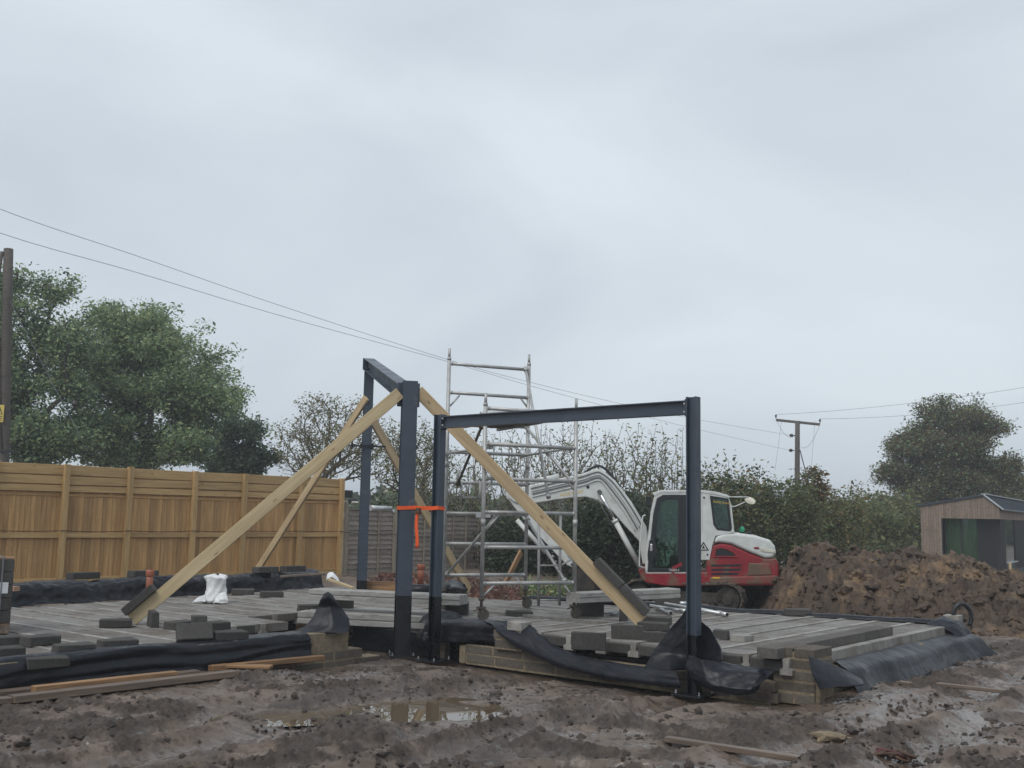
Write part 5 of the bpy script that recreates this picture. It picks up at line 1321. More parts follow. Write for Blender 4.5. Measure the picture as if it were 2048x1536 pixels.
c = MB(); c.box(ctr - tx * 1.45 + UP * .22, tx, ty, UP, .05, .95, .2); c.bar(ctr - tx * 1.4 + ty * .4 + UP * .22, ctr - tx * .4 + ty * .4 + UP * .3, .1, .1); c.bar(ctr - tx * 1.4 - ty * .4 + UP * .22, ctr - tx * .4 - ty * .4 + UP * .3, .1, .1); c.build('dozer_blade', M['undercarriage'], tr, bevel=.01)
# boom, arm, cylinders
bw0, bw1 = .98, 1.24
bp = [(1016, 986), (1036, 976), (1058, 971), (1120, 957), (1165, 947), (1190, 938), (1203, 939), (1230, 961), (1262, 1004), (1292, 1054), (1300, 1096), (1297, 1130), (1285, 1128), (1278, 1082), (1250, 1052), (1224, 1022), (1202, 1005), (1188, 998), (1172, 994), (1140, 996), (1108, 1000), (1092, 1003), (1050, 1009), (1028, 1004), (1017, 996)]
c = MB(); c.prism([EP(x, y, bw0) for x, y in bp], en * (bw1 - bw0)); boom = c.build('boom', M['white'], digger, bevel=.02, seg=2)
top = [(1062, 977), (1120, 963), (1165, 953), (1190, 945), (1202, 946), (1226, 965), (1258, 1008), (1284, 1052)]
for k in range(4):
    o__ = 5.5 * k; pts = []
    for i, (x, y) in enumerate(top):
        nx_, ny_ = ((0.22, 1) if i < 3 else ((0, 1) if i < 5 else (-.8, .6)))
        pts.append(EP(x + nx_ * o__, y + ny_ * o__, bw0 - .02))
    P_ = catmull([tuple(q) for q in pts], 40); c = MB(); c.tube([Vector(q) for q in P_], .012, 6); c.build('hydraulic_line', M['hose' if k % 2 == 0 else 'white'], boom)
pts = catmull([tuple(EP(x, y, bw0 + .1)) for x, y in ((1165, 950), (1180, 938), (1198, 932), (1214, 941), (1232, 962), (1240, 975))], 24)
c = MB(); c.tube([Vector(q) for q in pts], .028, 8); c.build('rubber_hose', M['rubber'], boom)
pts = catmull([tuple(EP(x, y, bw0 + .1)) for x, y in ((1060, 968), (1040, 968), (1024, 978), (1030, 1000), (1060, 1040))], 24)
c = MB(); c.tube([Vector(q) for q in pts], .02, 8); c.build('rubber_hose', M['rubber'], boom)
c = MB(); c.tube([EP(1176, 974, bw0 - .01), EP(1176, 974, bw0)], .035, 14); c.build('boom_light', M['black'], boom)
text_part('boom_lettering', 'HUGE', EP(1120, 993, bw0 - .003), (ex + UP * .17).normalized(), (UP - ex * .17).normalized(), .085, 'yellow', boom)
text_part('boom_lettering', 'PLANT', EP(1144, 989, bw0 - .003), (ex + UP * .17).normalized(), (UP - ex * .17).normalized(), .085, 'yellow', boom)
for s in (bw0 - .06, bw1 + .0):
    c = MB(); a0, a1 = EP(1199, 984, s), EP(1281, 1136, s); mid = a0.lerp(a1, .38)
    c.tube([a0, mid], .032, 10); rod = c.build('cylinder_rod', M['chrome'], boom)
    c = MB(); c.tube([mid, a1], .058, 12); c.tube([mid - (a1 - a0).normalized() * .02, mid + (a1 - a0).normalized() * .05], .066, 12); c.build('boom_cylinder', M['white'], boom)
    c = MB(); c.tube([a0 - en * .04, a0 + en * .06], .05, 10); c.build('cylinder_pin', M['hose'], boom)
    c = MB(); c.tube([EP(1196, 998, s), EP(1232, 1065, s)], .012, 6); c.tube([EP(1222, 1040, s), EP(1270, 1115, s)], .015, 6); c.build('cylinder_pipe', M['hose'], boom)
c = MB(); c.tube([EP(1048, 966, 1.11), EP(1118, 953, 1.11)], .055, 12); c.build('arm_cylinder', M['white'], boom)
c = MB(); c.tube([EP(1022, 974, 1.11), EP(1060, 964, 1.11)], .03, 10); c.build('cylinder_rod', M['chrome'], boom)
ap = [(1010, 990), (1016, 978), (1028, 973), (1040, 984), (1070, 1022), (1105, 1066), (1128, 1092), (1150, 1126), (1146, 1136), (1134, 1130), (1112, 1108), (1082, 1076), (1050, 1042), (1022, 1006)]
c = MB(); c.prism([EP(x, y, 1.03) for x, y in ap], en * .16); arm = c.build('arm', M['white'], digger, bevel=.015, seg=2)
eprism([(1036, 1008), (1044, 1016), (1038, 1020)], 1.01, 1.03, 'warning_sticker', 'yellow', arm, 0)
c = MB(); c.tube([EP(1034, 1040, 1.1), EP(1092, 1105, 1.1)], .052, 12); c.build('bucket_cylinder', M['white'], arm)
c = MB(); c.tube([EP(1092, 1105, 1.1), EP(1128, 1150, 1.1)], .03, 10); c.build('cylinder_rod', M['chrome'], arm)
eprism([(1118, 1096), (1134, 1104), (1150, 1120), (1140, 1130), (1122, 1112)], .98, 1.02, 'link_plate', 'white', arm, .008)
eprism([(1124, 1146), (1130, 1142), (1150, 1124), (1156, 1130), (1134, 1152)], .98, 1.24, 'bucket_link', 'undercarriage', arm, .008)
bk = [(1140, 1128), (1158, 1122), (1178, 1132), (1196, 1150), (1202, 1176), (1192, 1198), (1170, 1208), (1140, 1206), (1142, 1200), (1166, 1198), (1182, 1188), (1188, 1172), (1182, 1156), (1166, 1142), (1148, 1138)]
c = MB(); c.prism([EP(x, y, .80) for x, y in bk], en * .62); bucket = c.build('bucket', M['undercarriage'], digger, bevel=.01)
for w_ in (.80, 1.40): eprism([(1140, 1130), (1158, 1122), (1178, 1132), (1196, 1150), (1202, 1176), (1192, 1198), (1170, 1208), (1145, 1204)], w_, w_ + .03, 'bucket_side', 'undercarriage', bucket, 0)
for w_ in (.84, .98, 1.12, 1.26): eprism([(1142, 1199), (1142, 1206), (1122, 1205)], w_, w_ + .07, 'tooth', 'undercarriage', bucket, 0)

# ================================================================== CABIN
caz = math.radians(32.2); cs_ = Vector((math.sin(caz), math.cos(caz), 0)); cg = Vector((math.cos(caz), -math.sin(caz), 0))  # cs_ along the long side (away), cg along the gable (to the right, nearer)
CC = DY(2002, 1100, 37.0); CC.z = 0
def CG(x, y, off_=0.0): return PL(x, y, CC - cs_ * 0 + cs_ * off_, cs_)
def cg_t(p): return (Vector(p) - CC).dot(cg)
tL = cg_t(CG(1842, 1060)); zE = CG(1842, 1013).z; tA = cg_t(CG(1968, 992)); zA = CG(1968, 992).z; zER = CG(2001, 1015).z; tO = cg_t(CG(1885, 1060)); zO = CG(1940, 1037.5).z
zF = CG(1900, 1142).z
def C3(t, z, s=0.0): return Vector((CC.x, CC.y, 0)) + cg * t + cs_ * s + UP * z
cabin = empty('garden_cabin', C3(tL / 2, .1, 2), 'timber clad garden cabin with a dark metal roof at the right', 'cabin')
def roofz(t): return zE + (zA - zE) * (t - tL) / (tA - tL) if t < tA else zA + (zER - zA) * (t - tA) / (0 - tA)
nb = 30; sw = (0 - tL) / nb
for k in range(nb):
    t0, t1 = tL + sw * k + .004, tL + sw * (k + 1) - .004; tm = (t0 + t1) / 2
    zb_ = zF if tm < tO else zO
    c = MB(); c.prism([C3(t0, zb_), C3(t1, zb_), C3(t1, roofz(t1)), C3(t0, roofz(t0))], cs_ * .03); c.build('cladding_board', M['cladding'], cabin)
LEN = 15.0
for k in range(80):
    s0 = .03 + k * .1798
    c = MB(); c.prism([C3(0, zO, s0), C3(0, zER, s0), C3(0, zER, s0 + .17), C3(0, zO, s0 + .17)], -cg * .03); c.build('cladding_board', M['cladding'], cabin)
# solid body behind the boards
c = MB(); c.prism([C3(tL, zF, .032), C3(tO, zF, .032), C3(tO, zO, .032), C3(-.032, zO, .032), C3(-.032, zER - .03, .032), C3(tA, zA - .03, .032), C3(tL, zE - .03, .032)], cs_ * .08); c.build('gable_wall', M['darkclad'], cabin)
c = MB(); c.prism([C3(tL, zF, .1), C3(tL, zE, .1), C3(tL, zE, LEN), C3(tL, zF, LEN)], cg * .1); c.build('side_wall', M['cladding'], cabin)
c = MB(); c.prism([C3(-.034, zO, .1), C3(-.034, zER - .02, .1), C3(-.034, zER - .02, LEN), C3(-.034, zO, LEN)], -cg * .06); c.build('eaves_wall', M['darkclad'], cabin)
# recessed dark wall under the corner: glazed door with curtain, ribbed cladding, side window
RS = .45
tD = cg_t(PL(1957, 1060, CC + cs_ * RS, cs_)); tK = cg_t(PL(2009, 1060, CC + cs_ * RS, cs_)); tK = min(tK, -.05)
c = MB(); c.prism([C3(tO, zF, RS + .08), C3(tD, zF, RS + .08), C3(tD, zO, RS + .08), C3(tO, zO, RS + .08)], cs_ * .02); c.build('curtain', M['curtain'], cabin)
c = MB(); fold = [[C3(tO + (tD - tO) * k / 60, z_, RS + .05 + .025 * math.sin(k * 1.35)) for k in range(61)] for z_ in (zF, zO)]; c.grid(fold); c.build('curtain_folds', M['curtain'], cabin)
c = MB(); c.prism([C3(tO + .03, zF, RS), C3(tD - .03, zF, RS), C3(tD - .03, zO, RS), C3(tO + .03, zO, RS)], cs_ * .008); c.build('door_glass', M['winglass'], cabin)
c = MB()
for t in (tO + .02, (tO + tD) / 2, tD - .02): c.bar(C3(t, zF, RS - .01), C3(t, zO, RS - .01), .04, .04, cs_)
c.build('door_frame', M['darkclad'], cabin)
nr = 12
for k in range(nr):
    t0 = tD + (tK - tD) * k / nr; c = MB(); c.prism([C3(t0 + .01, zF, RS - .02), C3(t0 + (tK - tD) / nr - .02, zF, RS - .02), C3(t0 + (tK - tD) / nr - .02, zO, RS - .02), C3(t0 + .01, zO, RS - .02)], cs_ * .03); c.build('ribbed_panel', M['darkclad'], cabin)
c = MB(); c.prism([C3(tD, zF, RS + .012), C3(tK, zF, RS + .012), C3(tK, zO, RS + .012), C3(tD, zO, RS + .012)], cs_ * .05); c.build('dark_wall', M['black'], cabin)
def CS(x, y): return PL(x, y, C3(tK, 0), cg)
def csd(x): return (CS(x, 1080) - C3(tK, 0)).dot(cs_)
s1, s2 = csd(2012), csd(2031)
zw0, zw1 = CS(2020, 1124).z, CS(2020, 1040).z
for a_, b_ in ((RS, s1), (s2, LEN)):
    n_ = max(1, int((b_ - a_) / .12))
    c = MB(); c.prism([C3(tK - .03, zF, a_), C3(tK - .03, zO + .02, a_), C3(tK - .03, zO + .02, b_), C3(tK - .03, zF, b_)], -cg * .05); c.build('dark_wall', M['darkclad'], cabin)
    for k in range(min(n_, 60)): c = MB(); c.bar(C3(tK - .022, zF, a_ + .05 + k * .12), C3(tK - .022, zO, a_ + .05 + k * .12), .05, .03, cg); c.build('ribbed_panel', M['darkclad'], cabin)
c = MB(); c.prism([C3(tK - .03, zF, s1), C3(tK - .03, zw0, s1), C3(tK - .03, zw0, s2), C3(tK - .03, zF, s2)], -cg * .05); c.build('dark_wall', M['darkclad'], cabin)
c = MB(); c.prism([C3(tK - .04, zw0, s1), C3(tK - .04, zO, s1), C3(tK - .04, zO, s2), C3(tK - .04, zw0, s2)], -cg * .01); w_ = c.build('side_window', M['winglass'], cabin)
c = MB(); c.prism([C3(tK - .25, zw0, s1), C3(tK - .25, zO, s1), C3(tK - .25, zO, s2), C3(tK - .25, zw0, s2)], -cg * .01); c.build('window_curtain', M['curtain'], cabin)
c = MB(); c.box(C3(tK + .02, zw0 - .02, (s1 + s2) / 2), cs_, cg, UP, (s2 - s1) / 2 + .05, .05, .02); c.build('window_sill', M['flashing'], cabin)
# roof with standing seams, floor on short stilts
for ta, tb in ((tL - .12, tA), (tA, .14)):
    za = zE - .02 if ta < tL else zA; za = roofz(ta) if ta >= tL else roofz(tL) - .12 * (zA - zE) / (tA - tL); zb2 = roofz(tb) if tb <= 0 else zER + .14 * (zER - zA) / (0 - tA)
    c = MB(); c.prism([C3(ta, za + .01, -.06), C3(tb, zb2 + .01, -.06), C3(tb, zb2 + .05, -.06), C3(ta, za + .05, -.06)], cs_ * (LEN + .1)); rf = c.build('roof', M['roofmetal'], cabin)
    for k in range(30):
        s_ = .0 + k * .5
        if s_ < LEN: c = MB(); c.bar(C3(ta, za + .06, s_), C3(tb, zb2 + .06, s_), .025, .04); c.build('roof_seam', M['roofmetal'], rf)
c = MB(); c.bar(C3(tA, zA + .07, -.07), C3(tA, zA + .07, LEN), .16, .03); c.build('ridge_flashing', M['flashing'], cabin)
c = MB(); c.bar(C3(tA, zA + .045, -.075), C3(.14, zER + .14 * (zER - zA) / (0 - tA) + .045, -.075), .02, .05); c.build('verge_flashing', M['flashing'], cabin)
c = MB(); c.prism([C3(tL, zF - .12, .02), C3(tL, zF, .02), C3(0, zF, .02), C3(0, zF - .12, .02)], cs_ * LEN); c.build('floor_frame', M['darkclad'], cabin)
for t in np.linspace(tL + .2, -.2, 4):
    for s_ in (.2, 2.4, 4.8): c = MB(); c.tube([C3(t, -.1, s_), C3(t, zF - .1, s_)], .05, 8); c.build('stilt', M['rust'], cabin)

# ================================================================== POLES AND WIRES
def rpole(name, p, top, r0, r1, label):
    t = empty(name, p, label, 'utility pole'); c = MB(); p, top = Vector(p), Vector(top)
    c.tube([p.lerp(top, k / 6) for k in range(7)], [r0 + (r1 - r0) * k / 6 for k in range(7)], 12); c.build('pole', M['pole'], t); return t
PY = 66.0
pp = DY(1593, 1070, PY); pt = DY(1595, 842, PY); pp.z = -.3
pole = rpole('utility_pole', pp, pt, .19, .15, 'wooden utility pole with a crossarm above the right hedge')
xa, xb = DY(1552, 840, PY + .4), DY(1640, 849, PY - .4)
plank('crossarm', xa, xb, .12, .16, M['pole'], pole)
def insul(p, parent, s=1.0, side=None):
    d = side or UP; p = Vector(p); c = MB()
    c.tube([p, p + d * .12 * s, p + d * .16 * s, p + d * .2 * s, p + d * .24 * s, p + d * .3 * s, p + d * .34 * s], [.03 * s, .03 * s, .1 * s, .06 * s, .1 * s, .06 * s, .02 * s], 10); c.build('insulator', M['ceramic'], parent)
ia, ib = xa + UP * .08, xb + UP * .08
insul(ia, pole, .8); insul(ib, pole, .8)
dl1, dl2 = DY(1591, 871, PY), DY(1590, 901, PY)
for q in (dl1, dl2): insul(q + Vector((-.05, 0, 0)), pole, 1.1, Vector((-1, -.25, 0)).normalized())
plank('pole_stay', DY(1600, 900, PY), DY(1622, 985, PY - 2), .05, .05, M['cable'], pole)
def wire(p0, p1, sag, r, label, grp=None):
    p0, p1 = Vector(p0), Vector(p1); n_ = 40; pts = []
    for k in range(n_ + 1):
        t = k / n_; q = p0.lerp(p1, t); q.z -= sag * 4 * t * (1 - t); pts.append(q)
    c = MB(); c.tube(pts, r, 5); o = c.build('overhead_wire', M['wire'], loc=(p0 + p1) / 2); tag(o, label, 'wire', grp or 'overhead wires'); return o
LY = 24.0
def long_wire(px, end, label):
    """a hanging wire in the upright plane through its far end; sampled from sight lines, then extended out of the frame"""
    p0 = DY(px[0][0], px[0][1], LY); nrm = UP.cross(end - p0).normalized()
    P_ = [tuple(PL(x, y, end, nrm)) for x, y in px] + [tuple(end)]
    P_ = [tuple(2 * Vector(P_[0]) - Vector(P_[1]) + UP * .35)] + P_
    c = MB(); c.tube([Vector(q) for q in catmull(P_, 90)], .007, 5); o = c.build('overhead_wire', M['wire'], loc=P_[1]); tag(o, label, 'wire', 'overhead wires')
long_wire([(0, 418), (277, 513), (560, 611), (895, 719), (1062, 765), (1240, 807), (1400, 840)], dl1 + Vector((-.35, -.1, 0)), 'upper overhead wire running from top left down to the far pole')
long_wire([(0, 466), (277, 546), (560, 631), (895, 723), (1062, 772), (1240, 820), (1400, 860)], dl2 + Vector((-.35, -.1, 0)), 'lower overhead wire running from top left down to the far pole')
for q, (x1, y1), lb in ((ia + UP * .27, (2048, 766), 'upper wire leaving the far pole to the right'), (ib + UP * .27, (2048, 796), 'lower wire leaving the far pole to the right')):
    e = DY(x1, y1, 58.0); e2 = q.lerp(e, 1.3); wire(q, e2, .35, .009, lb)
for q0, q1, lb in ((ia, dl1, 'thin jumper wire hanging under the left end of the crossarm'), (ib, dl2 + Vector((.4, 0, .2)), 'thin jumper wire hanging under the right end of the crossarm')): wire(q0, q1, .5, .010, lb, 'jumper wires on the far pole')
for x0, lb in ((1563, 'thin stay wire dropping left of the far pole'), (1630, 'thin stay wire dropping right of the far pole')):
    wire(DY(x0, 842, PY), DY(1550 if x0 < 1590 else 1622, 940, PY), .05, .008, lb, 'jumper wires on the far pole')
LP = DY(4, 1120, 28.5); LP.z = .2; LT = DY(17, 498, 28.5)
lp_ = rpole('utility_pole', LP, LT, .145, .125, 'weathered wooden pole at the left picture edge')
c = MB(); c.tube([LT + Vector((-.12, -.1, -.1)), LT + Vector((-.2, -.1, -1.0)), LP + Vector((-.16, -.1, 3))], .05, 8); c.build('cable_guard', M['pole'], lp_)
insul(LT + Vector((-.25, -.1, -.45)), lp_, .9, Vector((-1, 0, 0)))
sg = PL(2, 827, LP + Vector((0, -.2, 0)), VIEW); sg = Vector((sg.x - .04, sg.y, sg.z))
c = MB(); c.box(sg, Vector((1, 0, 0)), VIEW, UP, .115, .006, .235); sgn = c.build('danger_sign', M['signyellow'], lp_)
c = MB(); c.ring([sg + Vector((-.09, -.009, -.02)), sg + Vector((0, -.009, .19)), sg + Vector((.09, -.009, -.02))], [sg + Vector((-.06, -.009, 0)), sg + Vector((0, -.009, .14)), sg + Vector((.06, -.009, 0))], Vector((0, .002, 0))); c.bar(sg + Vector((0, -.008, .02)), sg + Vector((.01, -.008, .1)), .02, .004, VIEW)
for k in range(3): c.box(sg + Vector((0, -.008, -.08 - .05 * k)), Vector((1, 0, 0)), VIEW, UP, .085 - .01 * k, .001, .008)
c.build('danger_symbol', M['black'], sgn)
c = MB(); c.bar(LP + Vector((-.2, -.19, 3.05)), LP + Vector((.2, -.19, 3.05)), .02, .06); c.build('pole_band', M['black'], lp_)
wire(LT + Vector((0, 0, -1.2)), DY(165, 880, 27.5), .02, .010, 'stay wire slanting down from the left pole through the tree', 'stay wires')
c = MB(); q = DY(148, 802, 27.6); c.tube([q, q + Vector((.06, 0, -.16))], .06, 8); tag(c.build('stay_insulator', M['ceramic'], loc=q), 'dark insulator on the stay wire in front of the left tree', 'insulator')
# ================================================================== TREES AND HEDGES
def grow(roots, attr, step=.45, kpath=.22, up=.06, jit=.022):
    """grow branches from the roots to every attractor; returns nodes, parents, tip flags"""
    N = [np.array(r, float) for r in roots]; par = [-1] * len(N); plen = [0.0] * len(N)
    cap = len(attr) * 14 + len(N) + 10
    buf = np.zeros((cap, 3)); pl = np.zeros(cap); buf[:len(N)] = np.array(N); n_ = len(N); parr = np.full(cap, -1, int)
    order = np.argsort(np.min(np.linalg.norm(attr[:, None, :] - buf[None, :n_], axis=2), 1))
    tips = []
    for ai in order:
        P = attr[ai]; d = np.linalg.norm(buf[:n_] - P, axis=1)
        low = np.maximum(buf[:n_, 2] - P[2], 0)
        c = d + kpath * pl[:n_] + .8 * low
        j = int(np.argmin(c)); L_ = d[j]; m = min(12, max(1, int(L_ / step)))
        s = buf[j].copy(); bow = np.array([0, 0, up * L_])
        last = j
        for k in range(1, m + 1):
            if n_ >= cap: break
            t = k / m; q = s * (1 - t) + P * t - bow * (4 * t * (1 - t)) * .5 + (rng.normal(0, jit * min(L_, 1.5), 3) * (t < 1))
            buf[n_] = q; parr[n_] = last; pl[n_] = pl[last] + np.linalg.norm(q - buf[last]); last = n_; n_ += 1
        tips.append(last)
    return buf[:n_], parr[:n_], np.array(tips)
def relax(nodes, par, tips, it=3):
    """take the kinks out of the branches"""
    P = nodes.copy(); has = par >= 0; kids = np.bincount(par[has], minlength=len(P)); tip = np.zeros(len(P), bool); tip[tips] = True
    for _ in range(it):
        s_ = np.zeros_like(P); np.add.at(s_, par[has], P[has]); m = has & (kids > 0)
        Q = P.copy(); Q[m] = .4 * P[m] + .3 * P[par[m]] + .3 * s_[m] / kids[m][:, None]; P = Q
    return P
def limb_mesh(nodes, par, tips, rtip, rmax, power=.5):
    cnt = np.zeros(len(nodes)); cnt[tips] += 1
    for i in range(len(nodes) - 1, -1, -1):
        if par[i] >= 0: cnt[par[i]] += cnt[i]
    r = np.minimum(rtip * np.maximum(cnt, 1) ** power, rmax)
    idx = np.where(par >= 0)[0]; a_ = nodes[par[idx]]; b_ = nodes[idx]; ra = np.minimum(r[par[idx]], r[idx] * 1.6); rb = r[idx]
    d = b_ - a_; d /= np.linalg.norm(d, axis=1, keepdims=True) + 1e-9
    x = np.cross(d, np.array([.31, .2, .93])); x /= np.linalg.norm(x, axis=1, keepdims=True) + 1e-9; y = np.cross(d, x)
    k = 5; V = np.zeros((len(idx), 2 * k, 3))
    for s in range(k):
        t = 2 * math.pi * s / k; o = x * math.cos(t) + y * math.sin(t)
        V[:, s] = a_ + o * ra[:, None]; V[:, k + s] = b_ + o * rb[:, None]
    base = (np.arange(len(idx)) * 2 * k)[:, None]
    F_ = np.concatenate([base + np.array([[s, (s + 1) % k, k + (s + 1) % k, k + s]]) for s in range(k)], 0)
    return V.reshape(-1, 3), F_
def raw_mesh(name, V, F_, material, loc, smooth=False, tone=None):
    me = bpy.data.meshes.new(name); V = V - np.array(loc); n_ = F_.shape[1]; F_ = F_.astype(np.int32)
    me.vertices.add(len(V)); me.vertices.foreach_set('co', V.astype(np.float32).ravel())
    me.loops.add(F_.size); me.loops.foreach_set('vertex_index', F_.ravel())
    me.polygons.add(len(F_)); me.polygons.foreach_set('loop_start', np.arange(0, F_.size, n_, dtype=np.int32))
    if smooth: me.polygons.foreach_set('use_smooth', np.ones(len(F_), bool))
    me.update(calc_edges=True)
    if tone is not None:
        at = me.attributes.new('tone', 'FLOAT_COLOR', 'POINT'); c4 = np.ones((len(V), 4), np.float32); c4[:, :3] = tone; at.data.foreach_set('color', c4.ravel())
    me.materials.append(material); o = bpy.data.objects.new(name, me); col.objects.link(o); return o
def leaf_mesh(C_, size, pal, wts, droop=.3, asp=.5, clump=None):
    n_ = len(C_); d = rng.normal(size=(n_, 3)); d[:, 2] = d[:, 2] * .6 - droop; d /= np.linalg.norm(d, axis=1, keepdims=True)
    nn = rng.normal(size=(n_, 3)); nn[:, 2] += .5; s = np.cross(d, nn); s /= np.linalg.norm(s, axis=1, keepdims=True) + 1e-9
    L_ = size * np.exp(rng.normal(0, .25, n_)); up_ = np.cross(s, d)
    V = np.stack([C_, C_ + d * (L_ * .5)[:, None] + s * (L_ * asp * .5)[:, None] + up_ * (L_ * .06)[:, None], C_ + d * L_[:, None], C_ + d * (L_ * .5)[:, None] - s * (L_ * asp * .5)[:, None] + up_ * (L_ * .06)[:, None]], 1)
    pi_ = rng.choice(len(pal), n_, p=np.array(wts) / sum(wts)) if clump is None else clump
    colr = np.array(pal)[pi_] * np.exp(rng.normal(0, .16, (n_, 1)))
    F_ = np.arange(n_ * 4).reshape(-1, 4)
    return V.reshape(-1, 3), F_, np.repeat(colr, 4, 0)
def in_lobes(lobes, n_, shell=.6, clump=0):
    if clump:       # sprays of foliage gathered round fewer centres leave gaps between them
        c_ = in_lobes(lobes, max(6, n_ // clump), shell); sp = .5 * (sum(r[0] * r[1] * r[2] for _, r in lobes) / len(lobes)) ** (1 / 3) * .42
        return c_[rng.integers(0, len(c_), n_)] + rng.normal(0, sp, (n_, 3)) * np.array([1, 1, .55])
    vol = np.array([r[0] * r[1] * r[2] for _, r in lobes]) ** .8; k = rng.choice(len(lobes), n_, p=vol / vol.sum())
    d = rng.normal(size=(n_, 3)); d /= np.linalg.norm(d, axis=1, keepdims=True); q = rng.random(n_) ** (1 / (3 + 2 * shell))
    return np.array([lobes[i][0] for i in k]) + d * q[:, None] * np.array([lobes[i][1] for i in k])
def LB(x, y, Y, rx, ry, rd=None):
    p = DY(x, y, Y); s = Y / FPX; return (tuple(p), (rx * s, rd if rd else rx * s * .8, ry * s))
GREEN = [(0.185, 0.268, 0.142), (0.261, 0.344, 0.169), (0.138, 0.206, 0.122), (0.354, 0.4, 0.186)]
DARKG = [(0.058, 0.09, 0.062), (0.083, 0.12, 0.071), (0.103, 0.128, 0.074)]
HEDGE = [(0.118, 0.156, 0.071), (0.168, 0.192, 0.081), (0.224, 0.207, 0.091), (0.094, 0.108, 0.062), (0.234, 0.168, 0.083)]
IVY = [(0.035, 0.057, 0.035), (0.049, 0.07, 0.038), (0.068, 0.081, 0.043)]
AUT = [(0.163, 0.109, 0.047), (0.132, 0.097, 0.044), (0.097, 0.09, 0.044), (0.202, 0.124, 0.049), (0.078, 0.085, 0.047)]
TWIGGY = [(0.173, 0.173, 0.081), (0.223, 0.203, 0.092), (0.142, 0.126, 0.069)]
OLIVE = [(0.131, 0.156, 0.077), (0.169, 0.175, 0.085), (0.106, 0.122, 0.069)]
def tree(name, roots, lobes, n_attr, per, spread, lsize, pal, wts, label, cat='tree', trunk=None, rtip=.012, rmax=.3, step=.5, kpath=.2, shell=.6, grp=None, bark='bark', power=.5, droop=.25, zmin=None, asp=.5, extra=None, branchname='trunk', clump=0):
    at = in_lobes(lobes, n_attr, shell, clump)
    if extra is not None: at = np.concatenate([at, extra])
    if zmin is not None: at[:, 2] = np.maximum(at[:, 2], zmin + rng.random(len(at)) * .4)
    R_ = [tuple(r) for r in roots]; R2 = list(R_)
    nodes, par, tips = None, None, None
    if trunk:       # a bole of a few nodes first
        b0 = np.array(R_[0]); pts = [b0 + np.array([rng.normal(0, .06), rng.normal(0, .06), trunk * k / 4]) for k in range(1, 5)]
        R2 = [tuple(p) for p in pts]
    nodes, par, tips = grow(R2, at, step, kpath)
    if trunk:
        nb_ = len(R2); nodes = np.concatenate([np.array([R_[0]]), nodes]); par = np.where(par >= 0, par + 1, -1); par = np.concatenate([[-1], par]); tips = tips + 1
        for k in range(nb_): par[k + 1] = k
    else: par[1:len(R2)] = 0        # stems of one bush share a root below ground
    nodes = relax(nodes, par, tips)
    b0 = Vector(R_[0]); t = empty(name, b0, label, cat, grp)
    V, F_ = limb_mesh(nodes, par, tips, rtip, rmax, power)
    o = raw_mesh(branchname, V, F_, M[bark], b0, True); o.parent = t
    C_ = np.repeat(nodes[tips], per, 0) + np.clip(rng.normal(0, spread, (len(tips) * per, 3)), -1.5 * spread, 1.5 * spread) * np.array([1, 1, .75])
    V, F_, T_ = leaf_mesh(C_, lsize, pal, wts, droop, asp)
    o = raw_mesh('crown', V, F_, M['leaf'], b0, False, T_); o.parent = t
    return t
def gp(x, Y, z=-.1): p = DY(x, 1100, Y); return (p.x, p.y, z)
# broad trees behind the timber fence
tree('ash_tree', [gp(40, 36, .2)], [LB(30, 650, 36, 105, 110), LB(110, 700, 36, 70, 90), LB(-60, 760, 36, 120, 160), LB(70, 820, 35.5, 100, 90), LB(110, 885, 35.5, 90, 45), LB(90, 580, 36, 45, 45), LB(10, 560, 36, 45, 45)], 1150, 58, .25, .135, GREEN + DARKG, [4, 3, 3, 2, 1, 1, 1],
     'tall dark green tree behind the pole at the left', trunk=2.2, rmax=.28, clump=6, grp='trees behind the timber fence')
tree('ash_tree', [gp(262, 40, .2)], [LB(250, 690, 40, 100, 80), LB(330, 730, 40, 110, 100), LB(210, 770, 39.5, 90, 100), LB(390, 800, 40, 85, 85), LB(300, 840, 39.5, 150, 80), LB(450, 830, 40, 55, 55), LB(260, 640, 40, 70, 40), LB(230, 900, 39, 110, 35), LB(370, 900, 39, 90, 35)], 1400, 58, .25, .135, GREEN, [3, 4, 2, 2],
     'broad rounded green tree in the middle behind the timber fence', trunk=2.2, rmax=.3, clump=6, grp='trees behind the timber fence')
tree('dark_tree', [gp(490, 37, .2)], [LB(490, 880, 37, 50, 55), LB(470, 920, 37, 45, 35), LB(520, 915, 37, 30, 35)], 330, 34, .17, .12, DARKG, [3, 2, 1], 'small dark tree at the right end of the green trees', trunk=1.2, rmax=.12, clump=5, grp='trees behind the timber fence')
# airy bare-ish tree behind the lap fence
tree('thorn_tree', [gp(640, 34, .1), gp(665, 34.2, .1), gp(690, 34, .1), gp(735, 34, .1)], [LB(640, 860, 34, 85, 75), LB(700, 870, 34, 90, 75), LB(660, 905, 34, 110, 60), LB(590, 900, 34, 50, 70), LB(760, 900, 34, 60, 60), LB(640, 810, 34, 60, 28)], 900, 7, .10, .085, TWIGGY, [2, 2, 1],
     'airy half bare tree with forked dark stems behind the rear column', rtip=.0052, rmax=.10, step=.4, kpath=.2, bark='barkgrey', shell=.2, power=.46)
tree('thorn_tree', [gp(810, 33, .0), gp(835, 33, .0), gp(790, 33, 0)], [LB(820, 900, 33, 60, 70), LB(850, 930, 33, 60, 70), LB(790, 930, 33, 50, 60)], 520, 7, .10, .085, TWIGGY + HEDGE[:2], [2, 2, 1, 1, 1], 'half bare tree between the front column and the scaffold', rtip=.0052, rmax=.08, step=.4, kpath=.2, shell=.2, power=.46)
